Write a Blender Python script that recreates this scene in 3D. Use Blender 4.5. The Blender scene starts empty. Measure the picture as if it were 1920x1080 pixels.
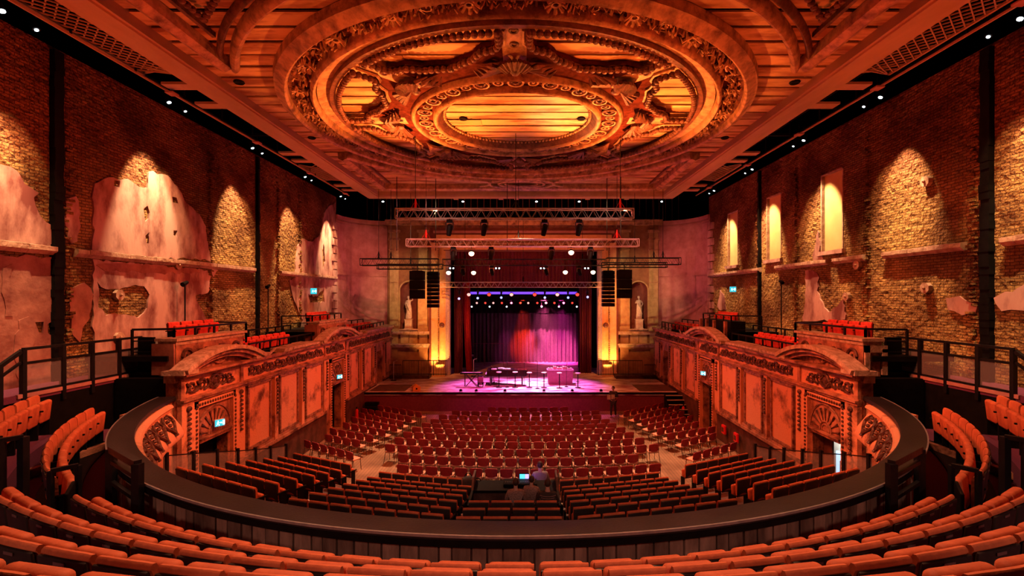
import bpy, bmesh, math, random
from mathutils import Matrix, Vector
random.seed(7)
S = bpy.context.scene
COL = S.collection
PI = math.pi
sin, cos, rad = math.sin, math.cos, math.radians

# ------------------------------------------------------------------ camera, world, lights, exposure
ZC = 6.9          # eye height above the stalls floor
CX = 0.15         # the camera stands a little right of the hall's axis
F, VX, VY = 900.0, 984.0, 557.0
cd = bpy.data.cameras.new('camera'); cam = bpy.data.objects.new('camera', cd); COL.objects.link(cam)
cam.location = (CX, 0, ZC); cam.rotation_euler = (PI/2, 0, 0)
cd.lens = 36*F/1920; cd.sensor_width = 36; cd.shift_x = (960-VX)/1920; cd.shift_y = (VY-540)/1920
cd.clip_start = 0.05; cd.clip_end = 200
S.camera = cam
w = bpy.data.worlds.new('world'); S.world = w; w.use_nodes = True
w.node_tree.nodes['Background'].inputs[0].default_value = (1.0, 0.10, 0.05, 1)
w.node_tree.nodes['Background'].inputs[1].default_value = 0.006
S.view_settings.view_transform = 'Standard'; S.view_settings.look = 'None'
S.view_settings.exposure = 0.28; S.view_settings.gamma = 1; S.view_settings.use_curve_mapping = False
try:
    S.cycles.use_denoising = True; S.cycles.max_bounces = 5; S.cycles.diffuse_bounces = 1
    S.cycles.glossy_bounces = 2; S.cycles.transmission_bounces = 3; S.cycles.volume_bounces = 0
    S.cycles.sample_clamp_indirect = 4; S.cycles.caustics_reflective = False; S.cycles.caustics_refractive = False
    S.cycles.volume_max_steps = 64; S.cycles.transparent_max_bounces = 6
except Exception: pass

def spot(loc, tgt, e, col, ang=60, blend=0.5, size=0.1):
    l = bpy.data.lights.new('spot', 'SPOT'); l.energy = e; l.color = col
    l.spot_size = rad(ang); l.spot_blend = blend; l.shadow_soft_size = size
    o = bpy.data.objects.new('spot_light', l); COL.objects.link(o); o.location = loc
    o.rotation_euler = (Vector(tgt)-Vector(loc)).to_track_quat('-Z', 'Y').to_euler()
    return o
RED = (1.0, .05, .015); ORG = (1.0, .22, .04); AMB = (1.0, .38, .07); WRM = (1.0, .62, .28); ROS = (1.0, .24, .19)
# uplights sitting on the nearest truss graze the plaster ceiling; added red fill from low at both sides
for x, y, z, tx, ty, e, c, a in (
        (-3.9, 19.0, 9.6, -3.7, 17.6, 4400, (1, .225, .035), 108), (3.9, 19.0, 9.6, 3.7, 17.6, 4400, (1, .225, .035), 108),
        (1.0, 20.2, 10.9, 1.9, 18.0, 620, (1, .55, .22), 66),
        (-3.6, 20.2, 10.4, -4.6, 18.4, 420, (1, .50, .16), 66), (4.4, 20.2, 10.4, 5.2, 18.6, 420, (1, .45, .14), 66)):
    spot((x, y, z), (tx, ty, 13.9), e, c, a, .8, .06)
for sx in (-1, 1):
    spot((sx*7.6, 11.0, 4.5), (sx*8.6, 12, 13.8), 1300, (1, .10, .022), 110, 1, .2)
    spot((sx*2.6, 13.2, 8.9), (sx*2.6, 12.9, 13.7), 640, (1, .21, .03), 74, .9, .1)  # added unseen pair, brightens the near ceiling panels
    spot((sx*7.6, 24, 4.5), (sx*8.6, 25, 13.8), 850, (1, .09, .03), 110, .9, .1)
    # red wash over the whole side walls, rose wash on their lower halves
    spot((sx*-10.8, 12.0, 11.0), (sx*12.5, 12.5, 7.6), 1700, RED, 66, .9, .2)
    spot((sx*-10.8, 23.0, 11.0), (sx*12.5, 25, 7.6), 1500, RED, 62, .9, .2)
    spot((sx*-2.0, 13.5, 12.6), (sx*12.5, 12.6, 5.2), 1000, ROS, 48, .9, .15)
    spot((sx*-2.0, 22, 12.6), (sx*12.5, 21.5, 5.2), 1000, ROS, 48, .9, .15)
    # box fronts, lit steeply from the middle of the house
    spot((sx*-1.0, 14.5, 12.9), (sx*9.6, 18, 2.6), 3900, (1, .15, .038), 62, .9, .10)
    spot((sx*-1.0, 24, 12.9), (sx*9.6, 27, 2.8), 3500, (1, .15, .038), 58, .9, .10)
    spot((sx*-2.0, 11.5, 12.9), (sx*9.9, 12.6, 3.4), 2200, (1, .18, .04), 40, .9, .10)
    # statue bays and curved corners
    spot((sx*4.0, 25, 13.0), (sx*8.4, 35, 7.0), 2600, WRM, 34, .9, .06)
    spot((sx*3.0, 22, 13.0), (sx*11.5, 33.5, 8.0), 3000, ROS, 36, .9, .1)
    # foot lights and top lights of the proscenium splays
    spot((sx*6.1, 34.0, 1.45), (sx*6.1, 35.3, 5.5), 800, (1, .42, .09), 100, .7, .1)
    spot((sx*6.1, 31.0, 9.5), (sx*6.1, 35.3, 5.0), 1500, ORG, 60, .9, .1)
    # circle seats
    spot((sx*3.5, 10.0, 13.2), (sx*9.5, 9.5, 3.6), 2300, (1, .40, .20), 62, .9, .25)
    spot((sx*3.0, 9.0, 13.2), (sx*4.0, 3.6, 4.4), 2000, (1, .40, .20), 66, .9, .25)
    # stalls: wing floor, fixed seats
    spot((sx*5.0, 25.5, 13.0), (sx*4.2, 20.0, 0), 7200, (1, .52, .28), 58, .9, .25)
    spot((sx*5.0, 15.0, 13.0), (sx*5.6, 14.0, 1), 1500, (1, .30, .12), 60, .9, .25)
spot((0, 8.0, 13.2), (0, 4.2, 3.8), 1400, (1, .40, .20), 70, .9, .25)
for sx in (-1, 0, 1): spot((sx*6, -2.4, 9.0), (sx*5.2, 6.2, 3.3), 620, (1, .50, .36), 46, .9, .3)  # added unseen spots behind the camera, brighten the parapet planks
spot((0, 26.5, 13.0), (0, 21.5, 0), 6000, (1, .50, .27), 50, .9, .25)
# added unseen spots put glints on the silver trusses
for sx in (-1, 1):
    spot((sx*3.4, 18.6, 9.2), (sx*3.0, 20, 10.3), 60, (1, .45, .36), 100, .8, .05)
    spot((sx*3.8, 25.4, 8.9), (sx*3.4, 26.5, 9.9), 60, (1, .42, .30), 110, .8, .05)
# proscenium head
spot((-3.0, 27, 9.6), (-2.5, 35, 11.6), 520, (1, .16, .03), 70, .8, .1)
spot((3.0, 27, 9.6), (2.5, 35, 11.6), 520, (1, .16, .03), 70, .8, .1)
# stage
PNK = (1.0, .16, .62); MAG = (1.0, .05, .30); PUR = (.75, .10, 1.0)
for x, y, z, tx, ty, tz, e, c, a in (
        (-2.4, 33.6, 7.9, -2.0, 31.2, 1.1, 3600, PNK, 60), (2.4, 33.6, 7.9, 2.0, 31.2, 1.1, 5200, PNK, 60),
        (.6, 33.6, 7.9, .8, 31.4, 1.1, 5200, (1, .50, .70), 52), (-.2, 27, 9.8, 0, 29.6, .8, 3000, (1, .08, .28), 62),
        (1.6, 38.0, 7.0, 2.3, 42.5, 2.7, 15000, (1, .10, .30), 44), (3.0, 38.0, 7.0, 3.6, 42.5, 2.0, 7000, (1, .03, .40), 42),
        (.0, 38.0, 7.0, .0, 42.5, 3.0, 11000, (1, .03, .01), 26), (-1.0, 38.0, 7.0, -1.1, 42.5, 2.6, 1100, (.8, .05, .3), 30)):
    spot((x, y, z), (tx, ty, tz), e, c, a, .75, .1)
# wall grazers under the roof: white cones on both walls
GRAZE = {-1: (10.9, 15.9, 20.7, 25.6, 30.5), 1: (11.2, 15.5, 19.7, 24.1, 28.9)}
for sx in (-1, 1):
    for gy in GRAZE[sx]:
        spot((sx*11.15, gy, 13.2), (sx*12.5, gy+.1, 9.6), 2700, (1.0, .60, .29), 44, .55, .04)
        spot((sx*11.3, gy+.7, 13.2), (sx*12.5, gy+.8, 7.4), 800, (1.0, .50, .20), 46, .5, .04)

# ------------------------------------------------------------------ materials
def nodes(m):
    m.use_nodes = True; return m.node_tree.nodes, m.node_tree.links
def mat(name, c1, c2=None, scale=3, rough=.6, bump=0, bscale=None, metal=0, stretch=(1, 1, 1), detail=5, lo=.35, hi=.65, rnd=0, spec=.5, coat=0):
    m = bpy.data.materials.new(name); N, L = nodes(m); b = N['Principled BSDF']
    b.inputs['Roughness'].default_value = rough; b.inputs['Metallic'].default_value = metal
    b.inputs['Specular IOR Level'].default_value = spec
    if coat: b.inputs['Coat Weight'].default_value = coat
    b.inputs['Base Color'].default_value = (*c1, 1)
    if c2 or bump:
        tc = N.new('ShaderNodeTexCoord'); mp = N.new('ShaderNodeMapping'); mp.inputs['Scale'].default_value = stretch
        L.new(tc.outputs['Object'], mp.inputs[0])
        n = N.new('ShaderNodeTexNoise'); n.inputs['Scale'].default_value = scale; n.inputs['Detail'].default_value = detail
        n.inputs['Roughness'].default_value = .62
        L.new(mp.outputs[0], n.inputs[0])
        if c2:
            r = N.new('ShaderNodeValToRGB'); r.color_ramp.elements[0].position = lo; r.color_ramp.elements[1].position = hi
            r.color_ramp.elements[0].color = (*c1, 1); r.color_ramp.elements[1].color = (*c2, 1)
            L.new(n.outputs[0], r.inputs[0]); out = r.outputs[0]
            if rnd:
                oi = N.new('ShaderNodeObjectInfo'); hs = N.new('ShaderNodeHueSaturation')
                mr = N.new('ShaderNodeMapRange'); mr.inputs[3].default_value = 1-rnd; mr.inputs[4].default_value = 1+rnd
                L.new(oi.outputs['Random'], mr.inputs[0]); L.new(mr.outputs[0], hs.inputs['Value'])
                L.new(out, hs.inputs['Color']); out = hs.outputs[0]
            L.new(out, b.inputs['Base Color'])
        if bump:
            n2 = N.new('ShaderNodeTexNoise'); n2.inputs['Scale'].default_value = bscale or scale*3; n2.inputs['Detail'].default_value = 6
            L.new(mp.outputs[0], n2.inputs[0])
            bp = N.new('ShaderNodeBump'); bp.inputs['Strength'].default_value = bump; bp.inputs['Distance'].default_value = .05
            L.new(n2.outputs[0], bp.inputs['Height']); L.new(bp.outputs[0], b.inputs['Normal'])
    return m
def emit(name, col, s):
    m = bpy.data.materials.new(name); N, L = nodes(m); b = N['Principled BSDF']
    b.inputs['Base Color'].default_value = (*col, 1); b.inputs['Emission Color'].default_value = (*col, 1)
    b.inputs['Emission Strength'].default_value = s; return m
def brick_mat(name):
    m = bpy.data.materials.new(name); N, L = nodes(m); b = N['Principled BSDF']; b.inputs['Roughness'].default_value = .9
    b.inputs['Specular IOR Level'].default_value = .2
    tc = N.new('ShaderNodeTexCoord'); sp = N.new('ShaderNodeSeparateXYZ'); cb = N.new('ShaderNodeCombineXYZ')
    L.new(tc.outputs['Object'], sp.inputs[0])
    # slightly wandering courses
    wn = N.new('ShaderNodeTexNoise'); wn.inputs['Scale'].default_value = 2.2; wn.inputs['Detail'].default_value = 3
    L.new(tc.outputs['Object'], wn.inputs[0])
    m1 = N.new('ShaderNodeMath'); m1.operation = 'MULTIPLY_ADD'; m1.inputs[1].default_value = .07; L.new(wn.outputs[0], m1.inputs[0]); L.new(sp.outputs[2], m1.inputs[2])
    ax = N.new('ShaderNodeMath'); ax.operation = 'ADD'; L.new(sp.outputs[0], ax.inputs[0]); L.new(sp.outputs[1], ax.inputs[1])
    L.new(ax.outputs[0], cb.inputs[0]); L.new(m1.outputs[0], cb.inputs[1])
    br = N.new('ShaderNodeTexBrick'); L.new(cb.outputs[0], br.inputs[0])
    br.inputs['Scale'].default_value = 1.0; br.inputs['Brick Width'].default_value = .24; br.inputs['Row Height'].default_value = .085
    br.inputs['Mortar Size'].default_value = .012; br.inputs['Mortar Smooth'].default_value = .3
    br.inputs['Color1'].default_value = (.66, .45, .18, 1); br.inputs['Color2'].default_value = (.46, .27, .10, 1); br.inputs['Mortar'].default_value = (.24, .14, .075, 1)
    big = N.new('ShaderNodeTexNoise'); big.inputs['Scale'].default_value = .55; big.inputs['Detail'].default_value = 7; L.new(tc.outputs['Object'], big.inputs[0])
    rp = N.new('ShaderNodeValToRGB'); rp.color_ramp.elements[0].position = .38; rp.color_ramp.elements[1].position = .62
    rp.color_ramp.elements[0].color = (.42, .30, .25, 1); rp.color_ramp.elements[1].color = (1.2, 1.15, .95, 1)
    L.new(big.outputs[0], rp.inputs[0])
    mx = N.new('ShaderNodeMix'); mx.data_type = 'RGBA'; mx.blend_type = 'MULTIPLY'; mx.inputs[0].default_value = 1
    L.new(br.outputs[0], mx.inputs[6]); L.new(rp.outputs[0], mx.inputs[7])
    # brick multiplied darker towards the top, with a ragged boundary
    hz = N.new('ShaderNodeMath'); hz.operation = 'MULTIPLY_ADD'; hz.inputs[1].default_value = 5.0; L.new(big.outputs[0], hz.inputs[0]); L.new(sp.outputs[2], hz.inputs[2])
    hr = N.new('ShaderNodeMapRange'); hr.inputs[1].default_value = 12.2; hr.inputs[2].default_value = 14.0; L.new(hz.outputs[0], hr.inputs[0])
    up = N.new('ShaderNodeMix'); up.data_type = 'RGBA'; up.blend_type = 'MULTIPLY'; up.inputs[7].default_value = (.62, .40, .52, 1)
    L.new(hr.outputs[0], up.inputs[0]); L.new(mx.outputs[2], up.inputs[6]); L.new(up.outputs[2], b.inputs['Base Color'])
    ns = N.new('ShaderNodeTexNoise'); ns.inputs['Scale'].default_value = 9; ns.inputs['Detail'].default_value = 6; L.new(tc.outputs['Object'], ns.inputs[0])
    vo = N.new('ShaderNodeTexVoronoi'); vo.inputs['Scale'].default_value = 5.5; L.new(tc.outputs['Object'], vo.inputs[0])
    a1 = N.new('ShaderNodeMath'); a1.operation = 'MULTIPLY_ADD'; a1.inputs[1].default_value = -.55; L.new(br.outputs['Fac'], a1.inputs[0]); L.new(ns.outputs[0], a1.inputs[2])
    a2 = N.new('ShaderNodeMath'); a2.operation = 'MULTIPLY_ADD'; a2.inputs[1].default_value = .6; L.new(vo.outputs['Distance'], a2.inputs[0]); L.new(a1.outputs[0], a2.inputs[2])
    bp = N.new('ShaderNodeBump'); bp.inputs['Strength'].default_value = 1.0; bp.inputs['Distance'].default_value = .34
    L.new(a2.outputs[0], bp.inputs['Height']); L.new(bp.outputs[0], b.inputs['Normal'])
    return m
M = {}
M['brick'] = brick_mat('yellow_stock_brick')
M['plaster'] = mat('old_plaster', (.19, .05, .045), (.64, .38, .32), 1.0, .8, .35, 6, stretch=(1, 1.1, .5), detail=10, lo=.38, hi=.57)
M['plaster_red'] = mat('red_painted_plaster', (.20, .05, .04), (.50, .22, .16), 1.3, .75, .35, 6, detail=9)
M['pink_wall'] = mat('rose_painted_plaster', (.42, .17, .15), (.60, .30, .26), 1.6, .8, .15, 9, detail=8)
M['stone'] = mat('string_course_render', (.36, .20, .13), (.66, .45, .32), 4, .8, .6, 10)
M['fascia'] = mat('distressed_fascia', (.10, .032, .02), (.56, .25, .15), 2.1, .6, .5, 12, detail=10, lo=.36, hi=.60)
M['panel'] = mat('peeling_panel', (.13, .04, .024), (.82, .38, .22), 1.0, .6, .35, 16, detail=12, lo=.33, hi=.47)
M['carve'] = mat('carved_ornament', (.12, .04, .025), (.50, .24, .15), 7, .5, .4, 22)
M['carve_dark'] = mat('grimy_ornament', (.035, .012, .008), (.16, .06, .035), 9, .5, .4, 22)
M['cap'] = mat('dusty_ledge', (.34, .22, .15), (.70, .52, .40), 6, .8, .5, 16)
M['dado'] = mat('dark_dado', (.05, .018, .014), (.15, .06, .045), 2.5, .55, .2, 12)
M['black'] = mat('black_paint', (.003, .0025, .003), (.007, .006, .006), 6, .6, spec=.12)
M['void'] = mat('unlit_black', (.004, .003, .003), None, rough=1, spec=0)
M['steel'] = mat('black_steel', (.005, .005, .006), (.012, .011, .013), 8, .4, spec=.3)
M['ledge'] = mat('black_leather_ledge', (.008, .007, .009), (.020, .016, .020), 1.5, .42, .12, 30)
M['grey_edge'] = mat('grey_edge_strip', (.34, .33, .34), (.46, .44, .45), 9, .35, metal=.5)
M['truss'] = mat('aluminium_truss', (.55, .52, .50), (.75, .72, .70), 14, .3, metal=.55)
M['wood_ceil'] = mat('old_ceiling_boards', (.30, .11, .04), (.72, .46, .22), 1.1, .65, .35, 7, stretch=(.4, 1.6, 1), detail=11, lo=.40, hi=.56, rnd=.16)
M['mould'] = mat('ceiling_mouldings', (.10, .03, .018), (.66, .38, .20), 3, .5, .5, 14, detail=8, lo=.28, hi=.60)
M['web'] = mat('ceiling_ground_in_shade', (.05, .010, .006), (.13, .030, .018), 4, .95, spec=.05)  # shade of the cove put into the colour of the ground
M['mould_dark'] = mat('ceiling_mouldings_dark', (.07, .022, .014), (.24, .09, .05), 4, .5, .5, 16, detail=8)
M['beam'] = mat('ceiling_border_beam', (.50, .30, .17), (.66, .42, .25), 1.2, .6, .1, 10, stretch=(1, .3, 1))
M['velvet'] = mat('orange_velvet', (.42, .075, .026), (.80, .20, .075), 3.2, .72, .12, 20, detail=7, lo=.3, hi=.7)
M['velvet_red'] = mat('red_velvet', (.58, .035, .022), (.85, .07, .04), 5, .75)
M['shell'] = mat('black_seat_shell', (.014, .009, .009), (.03, .02, .018), 5, .5)
M['plate'] = mat('number_plate', (.30, .26, .24), None, rough=.35, metal=.8)
M['chair_red'] = mat('maroon_chair_fabric', (.25, .010, .018), (.36, .018, .026), 12, .7, .1, 40)
M['chair_seat'] = mat('chair_seat_fabric', (.80, .34, .22), (.88, .42, .30), 12, .6)
M['chrome'] = mat('chair_tube', (.10, .08, .08), None, rough=.3, metal=.9)
M['carpet'] = mat('plum_carpet', (.12, .020, .060), (.19, .036, .10), 60, .95, .3, 90)
M['floor'] = None
M['stage'] = mat('worn_stage_floor', (.34, .06, .18), (.95, .82, .86), 1.7, .35, .1, 9, stretch=(.5, 1.7, 1), detail=10, lo=.41, hi=.55)
M['stage_front'] = mat('stage_front_cloth', (.20, .03, .07), (.26, .045, .09), 9, .7)
M['rim_wood'] = mat('weathered_planks', (.09, .05, .036), (.38, .24, .18), 2.4, .75, .5, 12, stretch=(1, 1, .25), detail=9, lo=.34, hi=.66, rnd=.4)
M['ochre'] = mat('ochre_pilaster', (.44, .29, .13), (.62, .44, .21), 3, .6, .3, 12)
M['ochre_dark'] = mat('ochre_wall', (.24, .10, .045), (.38, .18, .075), 2, .65, .3, 10)
M['niche'] = mat('oxblood_niche', (.16, .035, .025), (.22, .06, .04), 4, .7)
M['orange_pl'] = mat('orange_splay', (.80, .42, .16), (.92, .56, .25), 4, .5, .15, 14)
M['cream'] = mat('cream_strip', (.52, .40, .30), (.68, .54, .42), 8, .5, .3, 20)
M['marble'] = mat('statue_stone', (.62, .50, .44), (.80, .68, .60), 8, .5, .2, 30)
M['window'] = mat('boarded_window', (.68, .46, .19), (.74, .52, .23), 2, .6)
M['curtain'] = mat('red_stage_curtain', (.40, .012, .012), (.55, .02, .02), 8, .8)
M['curtain_dk'] = mat('dark_red_curtain', (.10, .006, .012), (.16, .01, .02), 8, .85)
M['backdrop'] = mat('charcoal_backdrop', (.10, .09, .10), (.15, .14, .15), 8, .85)
M['drape'] = mat('black_drape', (.008, .006, .008), None, rough=.95, spec=.1)
M['piano'] = mat('black_lacquer', (.016, .008, .012), None, rough=.12, coat=.6)
M['keys'] = mat('ivory_keys', (.8, .78, .72), None, rough=.3)
M['skin'] = mat('skin', (.55, .30, .22), (.62, .36, .27), 12, .5)
M['hair'] = mat('dark_hair', (.03, .016, .012), (.06, .03, .02), 40, .6)
M['cloth_grey'] = mat('grey_shirt', (.26, .20, .20), (.34, .27, .27), 9, .85)
M['cloth_dark'] = mat('dark_clothes', (.03, .022, .025), (.05, .04, .04), 9, .85)
M['cloth_pale'] = mat('speckled_top', (.16, .09, .08), (.46, .30, .27), 40, .85)
M['cyan'] = emit('exit_sign_cyan', (.02, .50, .62), 1.0)
M['white_lit'] = emit('exit_sign_white', (.9, 1, 1), 1.6)
M['screen'] = emit('desk_screen', (.08, .60, .9), 1.6); M['screen2'] = emit('desk_screen_violet', (.45, .35, 1.0), 1.6)
M['hot'] = emit('lamp_hot', (1, .62, .42), 2.6); M['hot_red'] = emit('lamp_red', (1, .05, .03), 1.6)
M['hot_white'] = emit('lamp_white', (.75, .92, 1), 5); M['hot_blue'] = emit('lamp_blue', (.30, .36, 1), 1.8); M['hot_pink'] = emit('lamp_pink', (1, .38, .34), 1.5)
M['strip'] = emit('violet_light_strip', (.13, .045, .80), 1.6); M['board_glow'] = emit('self_lit_notice_board', (.45, .75, 1.0), 1.1)
M['corr'] = mat('corridor_wall', (.75, .66, .50), (.82, .74, .58), 6, .8)
M['ext_red'] = mat('extinguisher_red', (.75, .02, .02), None, rough=.3)
M['white'] = mat('white_nosing', (.72, .66, .64), None, rough=.5)
M['amber_box'] = mat('amber_case', (.85, .30, .04), (.95, .42, .08), 8, .5)
M['purple_cloth'] = mat('purple_desk_cloth', (.30, .07, .17), (.38, .10, .22), 7, .8)
g = bpy.data.materials.new('balustrade_glass'); N, L = nodes(g); b = N['Principled BSDF']
b.inputs['Base Color'].default_value = (.55, .5, .5, 1); b.inputs['Roughness'].default_value = .05; b.inputs['Alpha'].default_value = .16; M['glass'] = g
def board_mat(name, ca, cb_, wx, wy):
    m = bpy.data.materials.new(name); N, L = nodes(m); b = N['Principled BSDF']; b.inputs['Roughness'].default_value = .42
    tc = N.new('ShaderNodeTexCoord'); sp = N.new('ShaderNodeSeparateXYZ'); cb = N.new('ShaderNodeCombineXYZ'); L.new(tc.outputs['Object'], sp.inputs[0])
    L.new(sp.outputs[1], cb.inputs[0]); L.new(sp.outputs[0], cb.inputs[1])
    br = N.new('ShaderNodeTexBrick'); L.new(cb.outputs[0], br.inputs[0]); br.inputs['Scale'].default_value = 1
    br.inputs['Brick Width'].default_value = wx; br.inputs['Row Height'].default_value = wy; br.inputs['Mortar Size'].default_value = .006
    br.inputs['Color1'].default_value = (*ca, 1); br.inputs['Color2'].default_value = (*cb_, 1); br.inputs['Mortar'].default_value = (.05, .03, .02, 1)
    n = N.new('ShaderNodeTexNoise'); n.inputs['Scale'].default_value = .9; n.inputs['Detail'].default_value = 8; L.new(tc.outputs['Object'], n.inputs[0])
    rp = N.new('ShaderNodeValToRGB'); rp.color_ramp.elements[0].position = .3; rp.color_ramp.elements[0].color = (.45, .40, .38, 1); rp.color_ramp.elements[1].position = .6
    L.new(n.outputs[0], rp.inputs[0])
    mx = N.new('ShaderNodeMix'); mx.data_type = 'RGBA'; mx.blend_type = 'MULTIPLY'; mx.inputs[0].default_value = 1
    L.new(br.outputs[0], mx.inputs[6]); L.new(rp.outputs[0], mx.inputs[7]); L.new(mx.outputs[2], b.inputs['Base Color'])
    return m
M['floor'] = board_mat('stalls_floorboards', (.52, .31, .19), (.40, .23, .14), 2.4, .13)

# ------------------------------------------------------------------ helpers
I4 = Matrix.Identity(4)
class MB:
    def __init__(s, M4=None): s.v = []; s.f = []; s.M = M4 or I4
    def add(s, vs, fs):
        n = len(s.v); s.v += [tuple(s.M @ Vector(p)) for p in vs]
        if s.M.determinant() < 0: fs = [tuple(reversed(f)) for f in fs]
        s.f += [tuple(i+n for i in f) for f in fs]; return s
    def box(s, x0, x1, y0, y1, z0, z1):
        if x0 > x1: x0, x1 = x1, x0
        if y0 > y1: y0, y1 = y1, y0
        if z0 > z1: z0, z1 = z1, z0
        return s.add([(x, y, z) for x in (x0, x1) for y in (y0, y1) for z in (z0, z1)],
              [(0, 1, 3, 2), (4, 6, 7, 5), (0, 4, 5, 1), (2, 3, 7, 6), (0, 2, 6, 4), (1, 5, 7, 3)])
    def tube(s, pts, r, n=6, closed=False, cap=True):
        pts = [Vector(p) for p in pts]; k = len(pts); vs = []; fs = []
        rr = r if isinstance(r, (list, tuple)) else [r]*k
        for i, p in enumerate(pts):
            a = pts[(i-1) % k] if (closed or i > 0) else p; b = pts[(i+1) % k] if (closed or i < k-1) else p
            d = (b-a); d = d.normalized() if d.length > 1e-9 else Vector((0, 0, 1))
            u = d.orthogonal() if abs(d.z) > .95 else Vector((0, 0, 1)).cross(d); u.normalize()
            if abs(d.z) > .95: u = Vector((1, 0, 0)) - d*d.x; u.normalize()
            w_ = d.cross(u)
            for j in range(n):
                t = 2*PI*j/n+PI/n; vs.append(p+(u*cos(t)+w_*sin(t))*rr[i])
        for i in range(k if closed else k-1):
            i2 = (i+1) % k
            for j in range(n):
                j2 = (j+1) % n; fs.append((i*n+j, i*n+j2, i2*n+j2, i2*n+j))
        if cap and not closed: fs.append(tuple(reversed(range(n)))); fs.append(tuple((k-1)*n+j for j in range(n)))
        return s.add(vs, fs)
    def bar(s, a, b, wd, h=None):   # square bar
        return s.tube([a, b], (wd/2)*1.414, 4)
    def lathe(s, prof, c, a0=0, a1=2*PI, seg=64, loop=True):
        # prof: (r, z) polygon; the angle runs from -Y towards +X
        full = abs(a1-a0-2*PI) < 1e-6; k = len(prof); vs = []; fs = []; m = seg if full else seg+1
        for i in range(m):
            a = a0+(a1-a0)*i/seg
            for r, z in prof: vs.append((c[0]+r*sin(a), c[1]-r*cos(a), z))
        for i in range(seg):
            i2 = (i+1) % m
            for j in range(k if loop else k-1):
                j2 = (j+1) % k; fs.append((i*k+j, i2*k+j, i2*k+j2, i*k+j2))
        if not full and loop: fs.append(tuple(range(k))); fs.append(tuple(reversed([seg*k+j for j in range(k)])))
        return s.add(vs, fs)
    def prism(s, poly, ax, a, b):   # polygon in the other two axes, extruded along ax
        def P(u, v, t): return (t, u, v) if ax == 'x' else ((u, t, v) if ax == 'y' else (u, v, t))
        k = len(poly); vs = [P(u, v, a) for u, v in poly]+[P(u, v, b) for u, v in poly]
        fs = [tuple(range(k)), tuple(reversed(range(k, 2*k)))]+[(i, i+k, (i+1) % k+k, (i+1) % k) for i in range(k)]
        return s.add(vs, fs)
    def ball(s, c, r, nu=8, nv=5):
        r = r if isinstance(r, (list, tuple)) else (r, r, r); vs = [(c[0], c[1], c[2]+r[2])]; fs = []
        for i in range(1, nv):
            t = PI*i/nv
            for j in range(nu):
                p = 2*PI*j/nu; vs.append((c[0]+r[0]*sin(t)*cos(p), c[1]+r[1]*sin(t)*sin(p), c[2]+r[2]*cos(t)))
        vs.append((c[0], c[1], c[2]-r[2])); e = len(vs)-1
        for j in range(nu):
            j2 = (j+1) % nu; fs.append((0, 1+j, 1+j2)); fs.append((e, e-nu+j2, e-nu+j))
            for i in range(nv-2): fs.append((1+i*nu+j, 1+(i+1)*nu+j, 1+(i+1)*nu+j2, 1+i*nu+j2))
        return s.add(vs, fs)
    def torus(s, c, R, r, ax='z', n=20, k=6, a0=0, a1=2*PI):
        pts = []; full = abs(a1-a0-2*PI) < 1e-6; m = n if full else n+1
        for i in range(m):
            a = a0+(a1-a0)*i/n; u, v = R*cos(a), R*sin(a)
            pts.append((c[0]+u, c[1]+v, c[2]) if ax == 'z' else ((c[0]+u, c[1], c[2]+v) if ax == 'y' else (c[0], c[1]+u, c[2]+v)))
        return s.tube(pts, r, k, closed=full)
    def rbox(s, c, size, bev, seg=3, T=None):
        bm = bmesh.new(); bmesh.ops.create_cube(bm, size=1); bmesh.ops.scale(bm, vec=size, verts=bm.verts)
        bmesh.ops.bevel(bm, geom=bm.edges[:], offset=bev, segments=seg, profile=.5, affect='EDGES', clamp_overlap=True)
        if T: bmesh.ops.transform(bm, matrix=T, verts=bm.verts)
        bmesh.ops.translate(bm, vec=c, verts=bm.verts); bm.verts.index_update()
        s.add([v.co[:] for v in bm.verts], [tuple(v.index for v in f.verts) for f in bm.faces]); bm.free(); return s
    def mesh(s, name, m, smooth=False):
        me = bpy.data.meshes.new(name); me.from_pydata(s.v, [], s.f)
        if m: me.materials.append(m)
        if smooth: me.shade_smooth()
        return me
    def build(s, name, m, parent=None, smooth=False):
        me = s.mesh(name, m, smooth)
        if smooth: auto(me)
        return ob(name, me, parent)
def auto(me, ang=40):
    try: me.set_sharp_from_angle(angle=rad(ang))
    except Exception: pass
def ob(name, me, parent=None):
    o = bpy.data.objects.new(name, me); COL.objects.link(o)
    if parent: o.parent = parent
    return o
def tag(o, label, cat, group=None, kind=None):
    o['label'] = label; o['category'] = cat
    if group: o['group'] = group
    if kind: o['kind'] = kind
    return o
def thing(name, label, cat, loc=(0, 0, 0), rz=0, group=None):
    o = bpy.data.objects.new(name, None); COL.objects.link(o); o.location = loc; o.rotation_euler = (0, 0, rz)
    o.empty_display_size = .1
    return tag(o, label, cat, group)
def struct(o): o['kind'] = 'structure'; return o
def dup(root, loc, rz, label, group=None, scale=None):
    r = root.copy(); COL.objects.link(r); r.location = loc; r.rotation_euler = (0, 0, rz); r['label'] = label
    if group: r['group'] = group
    if scale: r.scale = scale
    for ch in kids[root.name]:
        c = ch.copy(); COL.objects.link(c); c.parent = r
        for g in kids.get(ch.name, ()):
            d = g.copy(); COL.objects.link(d); d.parent = c
    return r
kids = {}
def remember(root):
    for o in [root]+list(root.children): kids[o.name] = list(o.children)
    return root
def wx(px, Y): return CX+(px-VX)*Y/F
def wz(py, Y): return ZC-(py-VY)*Y/F
def at_h(px, py, t):   # point at height ZC - t on this line of sight
    Y = t*F/(py-VY); return Vector((wx(px, Y), Y, ZC-t))
ORD = 'first second third fourth fifth sixth seventh eighth ninth tenth eleventh twelfth thirteenth fourteenth fifteenth sixteenth seventeenth eighteenth nineteenth twentieth'.split()
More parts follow.
